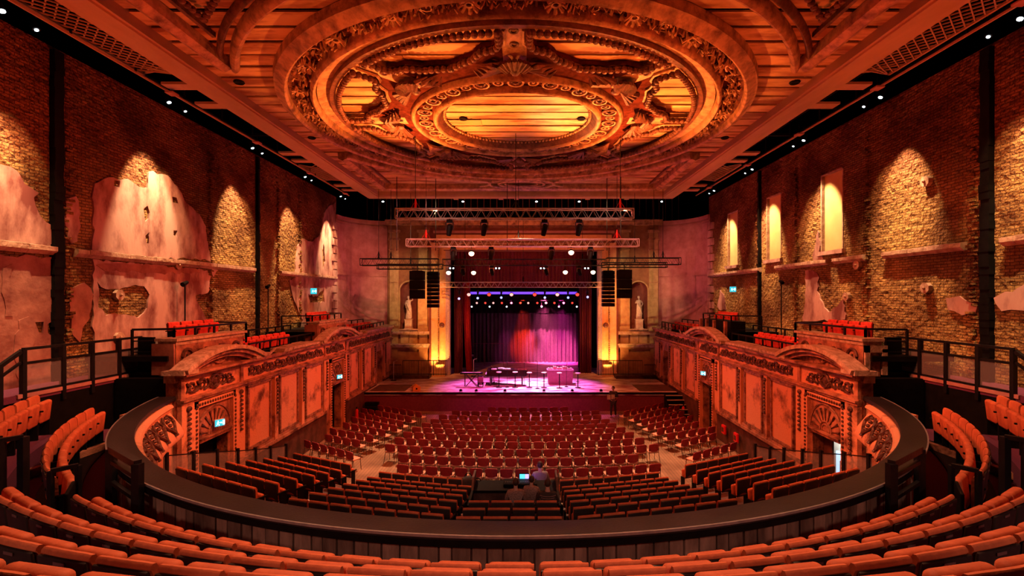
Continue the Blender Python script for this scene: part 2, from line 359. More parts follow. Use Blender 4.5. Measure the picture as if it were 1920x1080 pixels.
def nth(i): return ORD[i] if i < 20 else ('twenty-'+ORD[i-20] if i < 29 else 'thirtieth')
def plate(name, outer, holes, th, m, plane, parent=None, rag=.05, seed=1):
    """ragged slab standing proud of a wall; outlines in wall coordinates, plane(u, v, d) gives the point"""
    rg = random.Random(seed)
    def ragged(poly, amp):
        out = []
        for i, p in enumerate(poly):
            q = poly[(i+1) % len(poly)]; d = math.hypot(q[0]-p[0], q[1]-p[1]); n = max(1, int(d/.16))
            for k in range(n):
                t = k/n; out.append((p[0]+(q[0]-p[0])*t+rg.uniform(-amp, amp), p[1]+(q[1]-p[1])*t+rg.uniform(-amp, amp)))
        return out
    cu = bpy.data.curves.new(name, 'CURVE'); cu.dimensions = '2D'; cu.fill_mode = 'BOTH'; cu.extrude = th/2
    for poly in [outer]+list(holes):
        pl = ragged(poly, rag); sp = cu.splines.new('POLY'); sp.points.add(len(pl)-1); sp.use_cyclic_u = True
        for i, p in enumerate(pl): sp.points[i].co = (p[0], p[1], 0, 1)
    o = bpy.data.objects.new(name, cu); COL.objects.link(o); dg = bpy.context.evaluated_depsgraph_get()
    me0 = o.evaluated_get(dg).to_mesh(); vs = [plane(v.co.x, v.co.y, v.co.z+th/2) for v in me0.vertices]; fs = [tuple(p.vertices) for p in me0.polygons]
    bpy.data.objects.remove(o); bpy.data.curves.remove(cu)
    mb = MB(); mb.add(vs, fs); return mb.build(name, m, parent)
# ================================================================== THE SHELL
WXL = 12.5
# stalls floor and the stepped rake under the fixed seats
fl = struct(MB().box(-13, 13, -3, 36, -.3, 0).build('floor', M['floor']))
RX = [ # rows of fixed seats: pixel ends of (left block), (left centre), (right centre), (right block) on the line of the back tops
 ((551.7,851),(660,873)), ((523,854),(642.5,881.7)), ((496,857.5),(619,886.7)), ((464,861),(592.5,891)), ((426,863.7),(560,897.5)), ((383,868),(526,905)), ((334,873.7),(484,914)), ((283,881.7),(436,925))]
RL = [((711,886),(868,899.5)), ((689,892.5),(889,911)), ((668,898),(878,918.5)), ((644,905),(870,927)), ((616,912),(860,937)), ((582,921),(848,950)), ((543,932),(835,963)), ((498,944),(815,979))]
RR = [((1047.5,902.5),(1235,887)), ((1051,911.7),(1253,893)), ((1055,919),(1271,899)), ((1060,928),(1292.5,906.7)), ((1066,938),(1317.5,913)), ((1071.7,950),(1346,923)), ((1080,966.7),(1380,933)), ((1090,985),(1420,948))]
RT = [((1282.5,874),(1401,851)), ((1304,881.7),(1428,855)), ((1326,886.7),(1453,858)), ((1350,891.7),(1486.7,861.7)), ((1378,898),(1520,866)), ((1410,905),(1561.7,870)), ((1445,915),(1606.7,875.7)), ((1493,926.7),(1657,882))]
def tops(i): return 6.1-.27*i
def stepz(i): return max(0.0, ZC-tops(i)-.85)+ (0.004 if i == 0 else 0)
for i in range(1, 8):
    front = []
    for blk, ends in ((RX, (0, 1)), (RL, (0, 1)), (RR, (0, 1)), (RT, (0, 1))):
        for e in ends: p = at_h(*blk[i][e], tops(i)); front.append((p.x, p.y+.62))
    front = [(-9.2, front[0][1]+.1)]+front+[(9.3, front[-1][1]+.1)]
    b = 4.0+.02*i
    mb = MB().prism([(-9.2, b)]+front+[(9.3, b)], 'z', stepz(i-1)-.02 if i > 1 else .002, stepz(i))
    o = struct(mb.build('trim_%d' % i, M['dado'])); 
    # pale nosings where the two side aisles cross the step
    for a_, c_ in ((2, 3), (6, 7)):
        p, q = Vector(front[a_]), Vector(front[c_])
        nb = MB(); d = (q-p).normalized(); nrm = Vector((-d.y, d.x)); q = p+d*min((q-p).length, .9)
        for s_ in (0,): nb.prism([(p.x, p.y), (q.x, q.y), (q.x-nrm.x*.06, q.y-nrm.y*.06), (p.x-nrm.x*.06, p.y-nrm.y*.06)], 'z', stepz(i)-.01, stepz(i)+.012)
        nb.build('nosing', M['white'], o)

# side walls of brick with plaster remains
def wl(px, py): Y = (WXL+CX)*F/(VX-px); return (Y, wz(py, Y))
def wr(px, py): Y = (WXL-CX)*F/(px-VX); return (Y, wz(py, Y))
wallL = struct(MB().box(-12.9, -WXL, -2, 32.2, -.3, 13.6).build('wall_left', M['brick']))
# right wall: pieces around three tall blind windows
WN = [(18.6, 20.0), (23.1, 24.5), (27.8, 29.2)]; WZ = (8.75, 11.95)
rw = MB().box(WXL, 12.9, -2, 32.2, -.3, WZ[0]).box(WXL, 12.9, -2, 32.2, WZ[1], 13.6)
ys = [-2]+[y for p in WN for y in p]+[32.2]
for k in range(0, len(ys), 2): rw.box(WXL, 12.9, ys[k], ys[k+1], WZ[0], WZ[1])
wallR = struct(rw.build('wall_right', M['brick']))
for k, (a, b) in enumerate(WN):
    wnd = struct(MB().box(12.62, 12.70, a, b, *WZ).build('window_%d' % (k+1), M['window']))
    MB().box(12.48, 12.62, a, a+.05, *WZ).box(12.48, 12.62, b-.05, b, *WZ).box(12.48, 12.62, a, b, WZ[1]-.05, WZ[1]).build('window_frame', M['stone'], wnd)
    MB().box(12.36, 12.62, a-.12, b+.12, WZ[0]-.14, WZ[0]+.02).build('window_sill', M['plaster'], wnd)
def pl(px, side): f = wl if side < 0 else wr; return [f(*p) for p in px]
def planeL(u, v, d): return (-WXL+d, u, v)
def planeR(u, v, d): return (WXL-d, u, v)
LP = [([(-60,300),(0,305),(28,318),(44,348),(66,358),(60,385),(74,405),(97,424),(97,470),(-60,458)], []),
      ([(172,346),(200,331),(236,338),(274,354),(277,321),(312,331),(334,356),(345,380),(372,402),(382,425),(392,488),(172,476)], [[(210,336),(224,338),(222,350),(210,348)],[(267,392),(275,388),(276,410),(269,414)],[(271,440),(276,434),(276,455),(270,456)],[(322,370),(330,370),(330,382),(323,380)],[(323,432),(331,433),(330,444),(323,443)]]),
      ([(172,486),(385,507),(392,520),(391,545),(364,556),(380,588),(398,640),(396,700),(172,720)], [[(178,530),(198,543),(238,536),(268,536),(277,552),(275,578),(258,594),(222,589),(196,590),(183,575)]]),
      ([(-60,474),(96,484),(97,600),(88,606),(84,622),(97,630),(97,735),(-60,745)], [[(64,602),(80,606),(80,622),(66,624)]]),
      ([(128,545),(158,530),(170,552),(166,600),(150,612),(146,640),(136,630),(128,600)], []),
      ([(606,400),(616,386),(628,380),(629,640),(560,645),(566,600),(548,560),(542,525),(553,520),(552,498),(556,462),(563,448),(585,452),(600,440)], [[(576,552),(592,556),(606,541),(607,566),(580,568)],[(603,470),(606,455),(608,488),(604,510)],[(558,575),(566,580),(560,592)]])]
LP += [([(2,500),(16,492),(17,560),(18,596),(4,592),(0,560)], []), ([(178,500),(196,492),(300,498),(372,506),(372,512),(300,512),(190,506)], []), ([(30,600),(52,596),(60,640),(54,700),(30,712),(22,660)], []),
       ([(120,372),(138,366),(146,400),(140,452),(128,458),(118,420)], []), ([(396,500),(404,505),(398,520),(394,515)], [])]
for k, (o_, h_) in enumerate(LP):
    plate('plaster_patch', pl(o_, -1), [pl(h, -1) for h in h_], .055 if k < 6 else .07, M['plaster'] if k not in (3, 4, 6, 7, 8) else M['plaster_red'], planeL, wallL, seed=k+1)
RP = [([(1513,508),(1530,508),(1537,520),(1535,545),(1546,575),(1555,586),(1572,572),(1583,560),(1588,600),(1506,602),(1512,560)], []),
      ([(1775,560),(1800,557),(1834,570),(1832,586),(1806,588),(1778,580)], []),
      ([(1870,556),(1900,545),(1935,528),(1945,580),(1885,584),(1872,570)], []),
      ([(1352,545),(1358,552),(1362,580),(1352,582),(1346,575)], []), ([(1526,480),(1536,430),(1539,470),(1548,490),(1530,492)], [])]
for k, (o_, h_) in enumerate(RP):
    plate('plaster_patch', pl(o_, 1), [], .055, M['plaster'], planeR, wallR, seed=20+k)
# string courses, broken where the photograph shows gaps
def course(side, segs, base, wallo):
    for a, b in segs:
        n = max(2, int((b-a)/.35)); rg = random.Random(int(a*10))
        mb = MB(); 
        for i in range(n):
            y0 = a+(b-a)*i/n; y1 = a+(b-a)*(i+1)/n; d = .20+rg.uniform(-.02, .012); h = rg.uniform(-.012, .012)
            x0 = side*WXL; x1 = side*(WXL-d)
            mb.prism([(x0, base-.10), (side*(WXL-.09), base-.10), (x1, base+.0), (x1, base+.12+h), (x0, base+.15+h)], 'y', y0, y1)
        mb.build('string_course', M['stone'], wallo)
course(-1, [(6, 12.8), (13.4, 22.3), (24.6, 32.0)], 8.12, wallL)
course(1, [(6, 12.3), (13.4, 16.4), (17.3, 19.0), (19.4, 23.4), (25.0, 32.0)], 8.30, wallR)
# black service chases running up the walls
for side, ya, wd, name in ((-1, 12.9, .24, 'l'), (1, 12.75, .24, 'r'), (-1, 22.6, .1, 'l'), (1, 25.1, .1, 'r')):
    mb = MB(); rg = random.Random(3)
    for k in range(46):
        z = 4.3+k*.2; mb.box(side*WXL, side*(WXL-.13-rg.random()*.04), ya-wd/2-rg.random()*.03, ya+wd/2+rg.random()*.03, z, z+.205)
    t_ = MB(); t_.v = mb.v; t_.f = mb.f
    o = t_.build('service_chase', M['black'], wallL if side < 0 else wallR)
# crumbling brick teeth beside the chases and over the piers
for side, wo, spots in ((-1, wallL, (13.2, 19.3, 24.6, 26.9)), (1, wallR, (13.15, 17.3, 21.8, 25.4))):
    for yy in spots:
        rg = random.Random(int(yy*7)); mb = MB()
        for k in range(70):
            z = 4.7+k*.115; y = yy+rg.uniform(-.12, .12); d = rg.uniform(.03, .13)
            mb.box(side*(WXL+.05), side*(WXL-d), y-rg.uniform(.05, .14), y+rg.uniform(.05, .14), z, z+rg.uniform(.05, .085))
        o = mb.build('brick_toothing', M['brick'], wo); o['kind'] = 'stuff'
# small round patress plates and square vents
for side, wo, pts, f in ((-1, wallL, ((217,553),(328,497),(217,633)), wl), (1, wallR, ((1612,497),(1742,540),(1592,556),(1742,340)), wr)):
    for p in pts:
        u, v = f(*p); mb = MB(); mb.tube([(side*(WXL-.02), u, v), (side*(WXL-.15), u, v)], .17, 8).ball((side*(WXL-.17), u, v), (.05, .05, .05), 6, 4)
        mb.build('pattress_plate', M['stone'], wo)

# curved rose corners, statue wall, upper void
for s in (-1, 1):
    prof = []; cwall = MB()
    n = 14; pts = [(s*(9.45+3.05*cos(PI/2*i/n)), 32.2+2.8*sin(PI/2*i/n)) for i in range(n+1)]
    pts = [(s*(12.5-2.62*(1-cos(PI/2*i/n))), 32.0+3.0*sin(PI/2*i/n)) for i in range(n+1)]
    back = [(x+s*.3*cos(PI/2*i/n), y+.3*sin(PI/2*i/n)) for i, (x, y) in enumerate(pts)]
    for i in range(n):
        cwall.prism([pts[i], pts[i+1], back[i+1], back[i]], 'z', 0, 12.15)
    cw = struct(cwall.build('wall_corner_left' if s < 0 else 'wall_corner_right', M['pink_wall'], smooth=True))
    for z0, z1, d in ((12.15, 12.42, .16), (11.95, 12.06, .07), (8.42, 8.52, .10), (8.36, 8.42, .04)):
        rr = MB(); inn = [(x-s*d*cos(PI/2*i/n), y-d*sin(PI/2*i/n)) for i, (x, y) in enumerate(pts)]
        for i in range(n): rr.prism([pts[i], pts[i+1], inn[i+1], inn[i]], 'z', z0, z1)
        rr.build('moulding', M['pink_wall'], cw, smooth=True)
    q = MB()  # quoin grooves at the corner with the brick
    for k in range(14): q.box(s*12.5, s*12.36, 31.3+(.0 if k % 2 else .25), 32.1, 4.6+k*.52, 4.6+k*.52+.44)
    q.build('quoin', M['plaster'], cw)
back = struct(MB().box(-14, 14, 37.5, 37.8, 10.5, 17).build('wall_back', M['void']))
struct(MB().box(-14, -13.8, -3, 38, 13.0, 17).box(13.8, 14, -3, 38, 13.0, 17).build('wall_upper_sides', M['void']))
struct(MB().box(-14, 14, -3, 38, 16.8, 17).build('ceiling_void', M['void']))
struct(MB().box(-13, 13, -3.2, -3, -.3, 17).build('wall_rear', M['dado']))

# ================================================================== PROSCENIUM WALL
PY = 35.0
wf = MB()
for s in (-1, 1):
    wf.box(s*9.5, s*8.62, PY, PY+.5, 1.13, 12.3)            # outer pier
    wf.box(s*7.40, s*6.55, PY, PY+.5, 1.13, 12.3)           # inner pier
    wf.box(s*8.62, s*7.40, PY, PY+.5, 1.13, 4.5)
    wf.box(s*8.62, s*7.40, PY, PY+.5, 8.0, 12.3)
wallF = struct(wf.build('wall_stage', M['ochre_dark']))
hd = MB().box(-6.55, 6.55, PY, PY+.5, 10.9, 12.3); hd.build('frieze_band', M['niche'], wallF)
for s in (-1, 1):
    # niche back: half-cylinder with arched head
    nb = MB(); n = 12; r = .61; cx = s*8.01
    for i in range(n):
        a, b = PI*i/n, PI*(i+1)/n
        nb.add([(cx+r*cos(a), PY+.05+.5*sin(a), 4.5), (cx+r*cos(b), PY+.05+.5*sin(b), 4.5), (cx+r*cos(b), PY+.05+.5*sin(b), 7.4+.0), (cx+r*cos(a), PY+.05+.5*sin(a), 7.4)], [(0, 1, 2, 3)])
        for k in range(5):
            e, f_ = PI/2*k/5, PI/2*(k+1)/5
            nb.add([(cx+r*cos(t)*cos(p), PY+.05+.5*sin(t)*cos(p), 7.4+.6*sin(p)) for t, p in ((a, e), (b, e), (b, f_), (a, f_))], [(0, 1, 2, 3)])
    nb.build('niche', M['niche'], wallF, smooth=True)
    # spandrel plate above the arch
    pts = [(cx-.62, 8.05)]+[(cx+.61*cos(PI-PI*i/16), 7.4+.61*sin(PI*i/16)) for i in range(17)]+[(cx+.62, 8.05)]
    MB().prism(pts, 'y', PY-.02, PY+.12).build('niche_arch', M['ochre_dark'], wallF)
    an = MB(); an.torus((cx, PY-.03, 7.4), .66, .045, 'y', 16, 6, 0, PI); an.bar((cx-.66, PY-.03, 4.5), (cx-.66, PY-.03, 7.4), .08); an.bar((cx+.66, PY-.03, 4.5), (cx+.66, PY-.03, 7.4), .08)
    an.build('niche_moulding', M['ochre'], wallF)
    MB().rbox((cx, PY+.05, 4.52), (1.35, .5, .12), .03, 2).build('niche_sill', M['cap'], wallF)
    # pilasters
    for px_, wd in ((s*9.03, .62), (s*7.02, .60)):
        MB().box(px_-wd/2, px_+wd/2, PY-.12, PY, 4.45, 11.75).box(px_-wd/2-.05, px_+wd/2+.05, PY-.17, PY, 4.4, 4.75).build('pilaster', M['ochre'], wallF)
        cp = MB(); 
        for z0, z1, d in ((11.05, 11.13, .10), (11.13, 11.2, .06), (10.3, 10.4, .04), (11.6, 11.78, .1), (7.95, 8.0, .02)): cp.box(px_-wd/2-d, px_+wd/2+d, PY-.14-d, PY, z0, z1)
        cp.build('capital', M['ochre'] if px_*s < 8 else M['mould'], wallF)
    # two heavy ledges and the dado
    for z0, z1, d, m_ in ((4.18, 4.42, .24, 'cap'), (3.25, 3.42, .22, 'cap'), (3.42, 3.52, .3, 'cap'), (3.1, 3.25, .12, 'ochre_dark')):
        MB().box(s*9.5, s*6.5, PY-d, PY, z0, z1).build('ledge', M[m_], wallF)
    for xx in (9.05, 8.3, 7.7, 7.0): MB().box(s*(xx-.28), s*(xx+.28), PY-.08, PY, 3.54, 4.16).build('block', M['ochre'], wallF)
    for xx in (9.1, 7.0): MB().box(s*(xx-.3), s*(xx+.3), PY-.1, PY, 1.2, 3.1).build('plinth', M['ochre_dark'], wallF)
    # dark recess, flat splay, dentil line, curved splay with a round boss, cream outer strip
    MB().box(s*6.55, s*6.42, PY-.25, PY+.9, 1.13, 11.0).build('dark_return', M['niche'], wallF)
    sp = MB(); sp.prism([(s*6.42, PY-.2), (s*5.98, PY+.12), (s*5.98, PY+.9), (s*6.42, PY+.9)], 'z', 1.13, 10.85); spo = sp.build('flat_splay', M['orange_pl'], wallF)
    cv = MB(); arc = [(s*(5.72+.21*cos(PI*i/8)), PY+.30-.10*sin(PI*i/8)) for i in range(9)]
    cv.prism(arc+[(s*5.50, PY+.9), (s*5.95, PY+.9)], 'z', 1.13, 10.7); cvo = cv.build('curved_splay', M['orange_pl'], wallF, smooth=True)
    MB().bar((s*5.90, PY+.18, 1.6), (s*5.90, PY+.18, 10.6), .05).bar((s*5.52, PY+.22, 1.6), (s*5.52, PY+.22, 10.6), .05).build('fillet', M['orange_pl'], wallF)
    dn = MB()
    for k in range(62): dn.ball((s*5.99, PY+.08, 1.9+k*.14), (.055, .05, .055), 6, 4)
    dn.build('bead_moulding', M['mould'], wallF)['kind'] = 'stuff'
    MB().tube([(s*5.72, PY+.24, 4.85), (s*5.72, PY+.02, 4.85)], .24, 14).build('boss_rim', M['orange_pl'], wallF)
    MB().ball((s*5.72, PY-.02, 4.85), (.20, .16, .20), 12, 8).build('boss', M['mould_dark'], wallF, smooth=True)
    MB().box(s*6.45, s*5.45, PY-.28, PY+.3, 1.13, 1.45).box(s*6.1, s*5.5, PY-.2, PY, 1.45, 2.0).build('splay_base', M['orange_pl'], wallF)
    cs = MB().prism([(s*5.50, PY+.2), (s*5.22, PY+.42), (s*5.22, PY+.9), (s*5.50, PY+.9)], 'z', 1.13, 10.3)
    cs.build('cream_strip', M['cream'], wallF)
    r_ = MB(); 
    for k in range(60): r_.ball((s*5.30, PY+.36, 1.6+k*.145), (.04, .04, .06), 5, 4)
    r_.build('rope_moulding', M['cream'], wallF)['kind'] = 'stuff'
# head mouldings
for z0, z1, d, x1, m_ in ((12.3, 12.5, .35, 9.6, 'mould'), (12.12, 12.3, .25, 9.6, 'mould'), (11.95, 12.12, .12, 6.9, 'mould_dark'),
                         (11.55, 11.72, .18, 6.3, 'pink_wall'), (11.0, 11.42, .20, 6.1, 'orange_pl'), (10.72, 10.82, .15, 5.9, 'mould'), (10.35, 10.62, .18, 5.6, 'orange_pl')):
    MB().box(-x1, x1, PY-d, PY+.05, z0, z1).build('head_moulding', M[m_], wallF)
dn = MB()
for k in range(-54, 55): dn.box(k*.108-.03, k*.108+.03, PY-.16, PY, 10.84, 10.98)
dn.build('dentil_course', M['mould'], wallF)['kind'] = 'stuff'
MB().box(-5.6, 5.6, PY, PY+.9, 10.3, 11).build('soffit', M['niche'], wallF)
wallF.scale = (1.045, 1, 1); wallF.location = (.08, 0, 0)
# ------------------------------------------------------------------ stage
SZ = 1.13
stg = struct(MB().box(-9.8, 9.4, 29.0, 46, .95, SZ).build('floor_stage', M['stage']))
MB().box(-9.8, 9.4, 29.03, 29.2, 0, .95).build('stage_front', M['stage_front'], stg)
ed = MB().box(-9.8, 9.4, 28.97, 29.03, 1.03, SZ+.01).build('stage_edge', M['black'], stg)
for s in (-1, 1):
    MB().box(s*9.4, s*6.6, 33.9, 34.9, SZ, SZ+.24).build('side_platform', M['dado'], stg)
    MB().box(s*9.4, s*7.2, 29.4, 31.6, SZ, SZ+.012).build('dark_mat', M['dado'], stg)
# stage house
struct(MB().box(-9, 9, 44.5, 44.8, 1, 13).box(-9, -8.8, 36, 44.6, 1, 13).box(8.8, 9, 36, 44.6, 1, 13).box(-9, 9, 36, 44.6, 12.8, 13).build('wall_stage_house', M['drape']))
def curtain(name, label, x0, x1, y, z0, z1, folds, amp, m_, group=None, tie=0, lean=0):
    mb = MB(); nx = folds*8; nz = 10; th = .03; vs = []
    for side in (0, 1):
        for k in range(nz+1):
            v = k/nz
            for i in range(nx+1):
                u = i/nx; xx = x0+(x1-x0)*u+lean*(1-v)**2
                xx = xx+(tie*(1-v)*(u-.5))
                vs.append((xx, y+amp*sin(u*folds*2*PI)+amp*.4*sin(u*folds*4.7+v*2)+side*th, z0+(z1-z0)*v))
    fs = []; W_ = nx+1; T = (nz+1)*W_
    for k in range(nz):
        for i in range(nx):
            a = k*W_+i; fs.append((a, a+1, a+1+W_, a+W_)); fs.append((a+T, a+W_+T, a+1+W_+T, a+1+T))
    for k in range(nz):
        a = k*W_; fs.append((a, a+W_, a+W_+T, a+T)); a = k*W_+nx; fs.append((a, a+T, a+W_+T, a+W_))
    for i in range(nx): fs.append((i, i+T, i+1+T, i+1)); a = nz*W_+i; fs.append((a, a+1, a+1+T, a+T))
    mb.add(vs, fs); o = mb.build(name, m_, smooth=True); tag(o, label, 'curtain', group); return o
curtain('stage_curtain', 'bright red gathered curtain at the left edge of the stage opening', -4.62, -4.0, 36.6, SZ, 8.0, 5, .10, M['curtain'], tie=-.15, lean=.25)
curtain('stage_curtain', 'dark red curtain hanging behind the left orange column', -5.2, -4.55, 36.3, SZ, 9.6, 5, .09, M['curtain_dk'])
curtain('stage_curtain', 'dark red curtain at the right edge of the stage opening', 4.25, 5.2, 36.4, SZ, 9.6, 7, .10, M['curtain_dk'])
curtain('stage_valance', 'deep maroon valance across the top of the stage opening', -5.2, 5.2, 37.0, 7.65, 11.0, 40, .06, M['curtain_dk'])
curtain('backdrop_curtain', 'dark backdrop at the rear of the stage glowing pink in the lights', -7.5, 7.5, 42.6, SZ, 9.4, 44, .12, M['backdrop'])
curtain('border_drape', 'black border drape above the backdrop behind the small red lamps', -6, 6, 40.2, 5.55, 11, 24, .07, M['drape'])
for s in (-1, 1): curtain('leg_drape', 'black leg drape in the %s wing of the stage' % ('left' if s < 0 else 'right'), s*4.5, s*6.6, 39.2, SZ, 10, 8, .08, M['drape'])
t_ = thing('light_strip', 'thin violet glowing batten across the stage above the lamps', 'light', (0, 37.6, 7.22))
MB().box(-4.75, 4.25, 0, .08, -.09, .09).build('diffuser', M['strip'], t_); MB().box(-4.8, 4.3, .08, .14, -.12, .12).build('housing', M['black'], t_)

# ================================================================== CEILING
HC = ZC+6.82; HM = ZC+6.5; C0 = (-.13, 18.25)
ceil = struct(MB().box(-9.6, 9.3, 3, 31.3, HC+.32, HC+.5).build('ceiling', M['void']))
y = 5.2; rg = random.Random(11)
while y < 30.6:
    wdt = .66; cuts = [-9.5]+sorted(rg.uniform(-7.5, 7.5) for _ in range(rg.choice((0, 1, 1))))+[9.3]
    for a, b in zip(cuts, cuts[1:]):
        if b-a < .8: continue
        dz = rg.uniform(0, .025)
        MB().box(a+.006, b-.006, y, y+wdt-.08, HC+dz, HC+.05+dz).build('plank', M['wood_ceil'], ceil)
    y += wdt+.04
def ring(name, prof, m_, seg=96, c=C0, sm=True, a0=0, a1=2*PI):
    return MB().lathe([(r, z) for r, z in prof], c, a0, a1, seg).build(name, M[m_], ceil, smooth=sm)
def halfround(r, w_, z, h): # rounded moulding section hanging to z
    return [(r-w_/2, HC), (r-w_/2, z+h*.5), (r-w_/4, z+h*.12), (r, z), (r+w_/4, z+h*.12), (r+w_/2, z+h*.5), (r+w_/2, HC)]
ring('outer_moulding', [(8.24, HC), (8.22, HM+.06), (8.12, HM+.02), (8.02, HM-.08), (7.93, HM-.12), (7.86, HM-.06), (7.84, HM+.10), (7.80, HC)], 'mould')
ring('outer_step', [(7.98, HC), (7.98, HM+.12), (7.72, HM+.12), (7.72, HC)], 'mould_dark')
ring('frieze_bed', [(7.75, HM+.25), (7.2, HM+.25), (7.2, HM+.3), (7.75, HM+.3)], 'web')
ring('inner_moulding', halfround(7.12, .17, HM-.05, .2), 'mould')
ring('inner_step', [(7.0, HM+.16), (6.55, HM+.28), (6.55, HC), (7.0, HC)], 'mould')
ring('inner_bead_band', [(6.62, HM+.10), (6.45, HM+.10), (6.45, HC), (6.62, HC)], 'mould_dark')
ring('centre_moulding', halfround(3.86, .15, HM-.04, .2), 'mould')
ring('centre_frieze_bed', [(3.8, HM+.16), (3.15, HM+.16), (3.15, HC), (3.8, HC)], 'web')
ring('centre_inner_moulding', halfround(3.06, .17, HM-.05, .2), 'mould')
ring('centre_well', [(2.97, HM+.05), (2.80, HM+.28), (2.80, HC), (2.97, HC)], 'mould_dark')
ring('centre_margin', [(4.35, HM+.22), (3.95, HM+.16), (3.95, HC), (4.35, HC)], 'web')
def P(r, a): return (C0[0]+r*sin(a), C0[1]-r*cos(a))
# small beads round the centre, big bead rope round the rose
def beads(pts, size, zz, elong=1.0):
    mb = MB()
    for i, p in enumerate(pts):
        mb.ball((p[0], p[1], zz), (size, size, size), 8, 5)
    return mb
def along(pl_, step):
    out = []; carry = 0
    for a, b in zip(pl_, pl_[1:]):
        d = math.hypot(b[0]-a[0], b[1]-a[1]); t = carry
        while t < d: out.append((a[0]+(b[0]-a[0])*t/d, a[1]+(b[1]-a[1])*t/d)); t += step
        carry = t-d
    return out
mb = beads([P(2.74, 2*PI*i/110) for i in range(110)], .06, HM+.27); o = mb.build('small_beads', M['mould'], ceil); o['kind'] = 'stuff'
for k in range(8):
    a = k*PI/4; u_ = (cos(a), sin(a)); n_ = (sin(a), -cos(a))   # lateral, radial
    def L2(u, r): return (C0[0]+n_[0]*r+u_[0]*u, C0[1]+n_[1]*r+u_[1]*u)
    # rib board
    q = [L2(-.33, 4.2), L2(.33, 4.2), L2(.33, 6.5), L2(-.33, 6.5)]
    MB().prism(q, 'z', HM+.2, HC+.02).build('rib', M['mould'], ceil)
    for s in (-1, 1):
        lateral = [(.40, 6.33), (.40, 5.68), (.60, 5.46), (.90, 5.38), (1.08, 5.14), (1.16, 4.95), (1.42, 4.80), (1.68, 4.58), (1.84, 4.45)]
        pl_ = [L2(s*u, r) for u, r in lateral]
        o = beads(along(pl_, .185), .105, HM+.06).build('bead_rope', M['mould_dark'], ceil); o['kind'] = 'stuff'
        for (u1, r1), (u2, r2) in zip(lateral, lateral[1:]): pass
        inner = [L2(s*max(0, u-.15), r-.04) for u, r in lateral]
        MB().tube([(p[0], p[1], HM+.16) for p in inner], .05, 5).build('rope_fillet', M['mould'], ceil)
        # dark web between rib and rope
        web = pl_[1:]+[L2(s*1.60, 3.87), L2(s*.33, 4.2), L2(s*.33, 5.5)]
        MB().prism(web, 'z', HM+.2, HC+.01).build('web', M['web'], ceil)
    arc = [P(6.34, a+.075+(PI/4-.15)*i/26) for i in range(27)]
    o = beads(along(arc, .185), .105, HM+.06).build('bead_rope', M['mould_dark'], ceil); o['kind'] = 'stuff'
    # cartouche: scallop shell with side leaves
    sh = MB()
    for j in range(9):
        b = (j-4)*.30
        tip = L2(sin(b)*.52, 4.55+cos(b)*.55); mid = L2(sin(b)*.28, 4.55+cos(b)*.30); root = L2(0, 4.5)
        sh.tube([(root[0], root[1], HM+.1), (mid[0], mid[1], HM-.10), (tip[0], tip[1], HM-.02)], [.05, .10, .075], 6)
    sh.ball((*L2(0, 4.45), HM-.02), (.16, .16, .12), 8, 5)
    for s in (-1, 1):
        for j in range(4):
            p0 = L2(s*.3, 4.45); p1 = L2(s*(.65+.12*j), 4.85-.2*j); p2 = L2(s*(.9+.1*j), 4.62-.1*j)
            sh.tube([(p0[0], p0[1], HM+.05), (p1[0], p1[1], HM-.06), (p2[0], p2[1], HM+.08)], [.05, .09, .02], 5)
    sh.build('cartouche', M['mould_dark'], ceil, smooth=True)
    # bulb socket roses on the ribs
    if k in (0, 4): pass
    for r_ in (6.2, 5.55):
        p = L2(0, r_); MB().torus((p[0], p[1], HM+.18), .10, .035, n=12).build('socket_ring', M['mould_dark'], ceil)
# guilloche of the centre ring
NG = 40
for i in range(NG):
    a = 2*PI*i/NG; p = P(3.47, a)
    if i % 2 == 0:
        g_ = MB().torus((p[0], p[1], HM+.10), .24, .035, n=14, k=5)
        g_.build('guilloche_ring', M['mould'], ceil)
        f_ = MB(); f_.ball((p[0], p[1], HM+.08), (.06, .06, .05), 6, 4)
        for j in range(6): t = j*PI/3; f_.ball((p[0]+.12*cos(t), p[1]+.12*sin(t), HM+.12), (.06, .06, .03), 5, 3)
        f_.build('rosette', M['mould_dark'], ceil)
    else:
        g_ = MB().torus((p[0], p[1], HM+.11), .15, .03, n=12, k=5); g_.ball((p[0], p[1], HM+.12), (.06, .06, .04), 6, 4); g_.build('guilloche_ring', M['mould'], ceil)
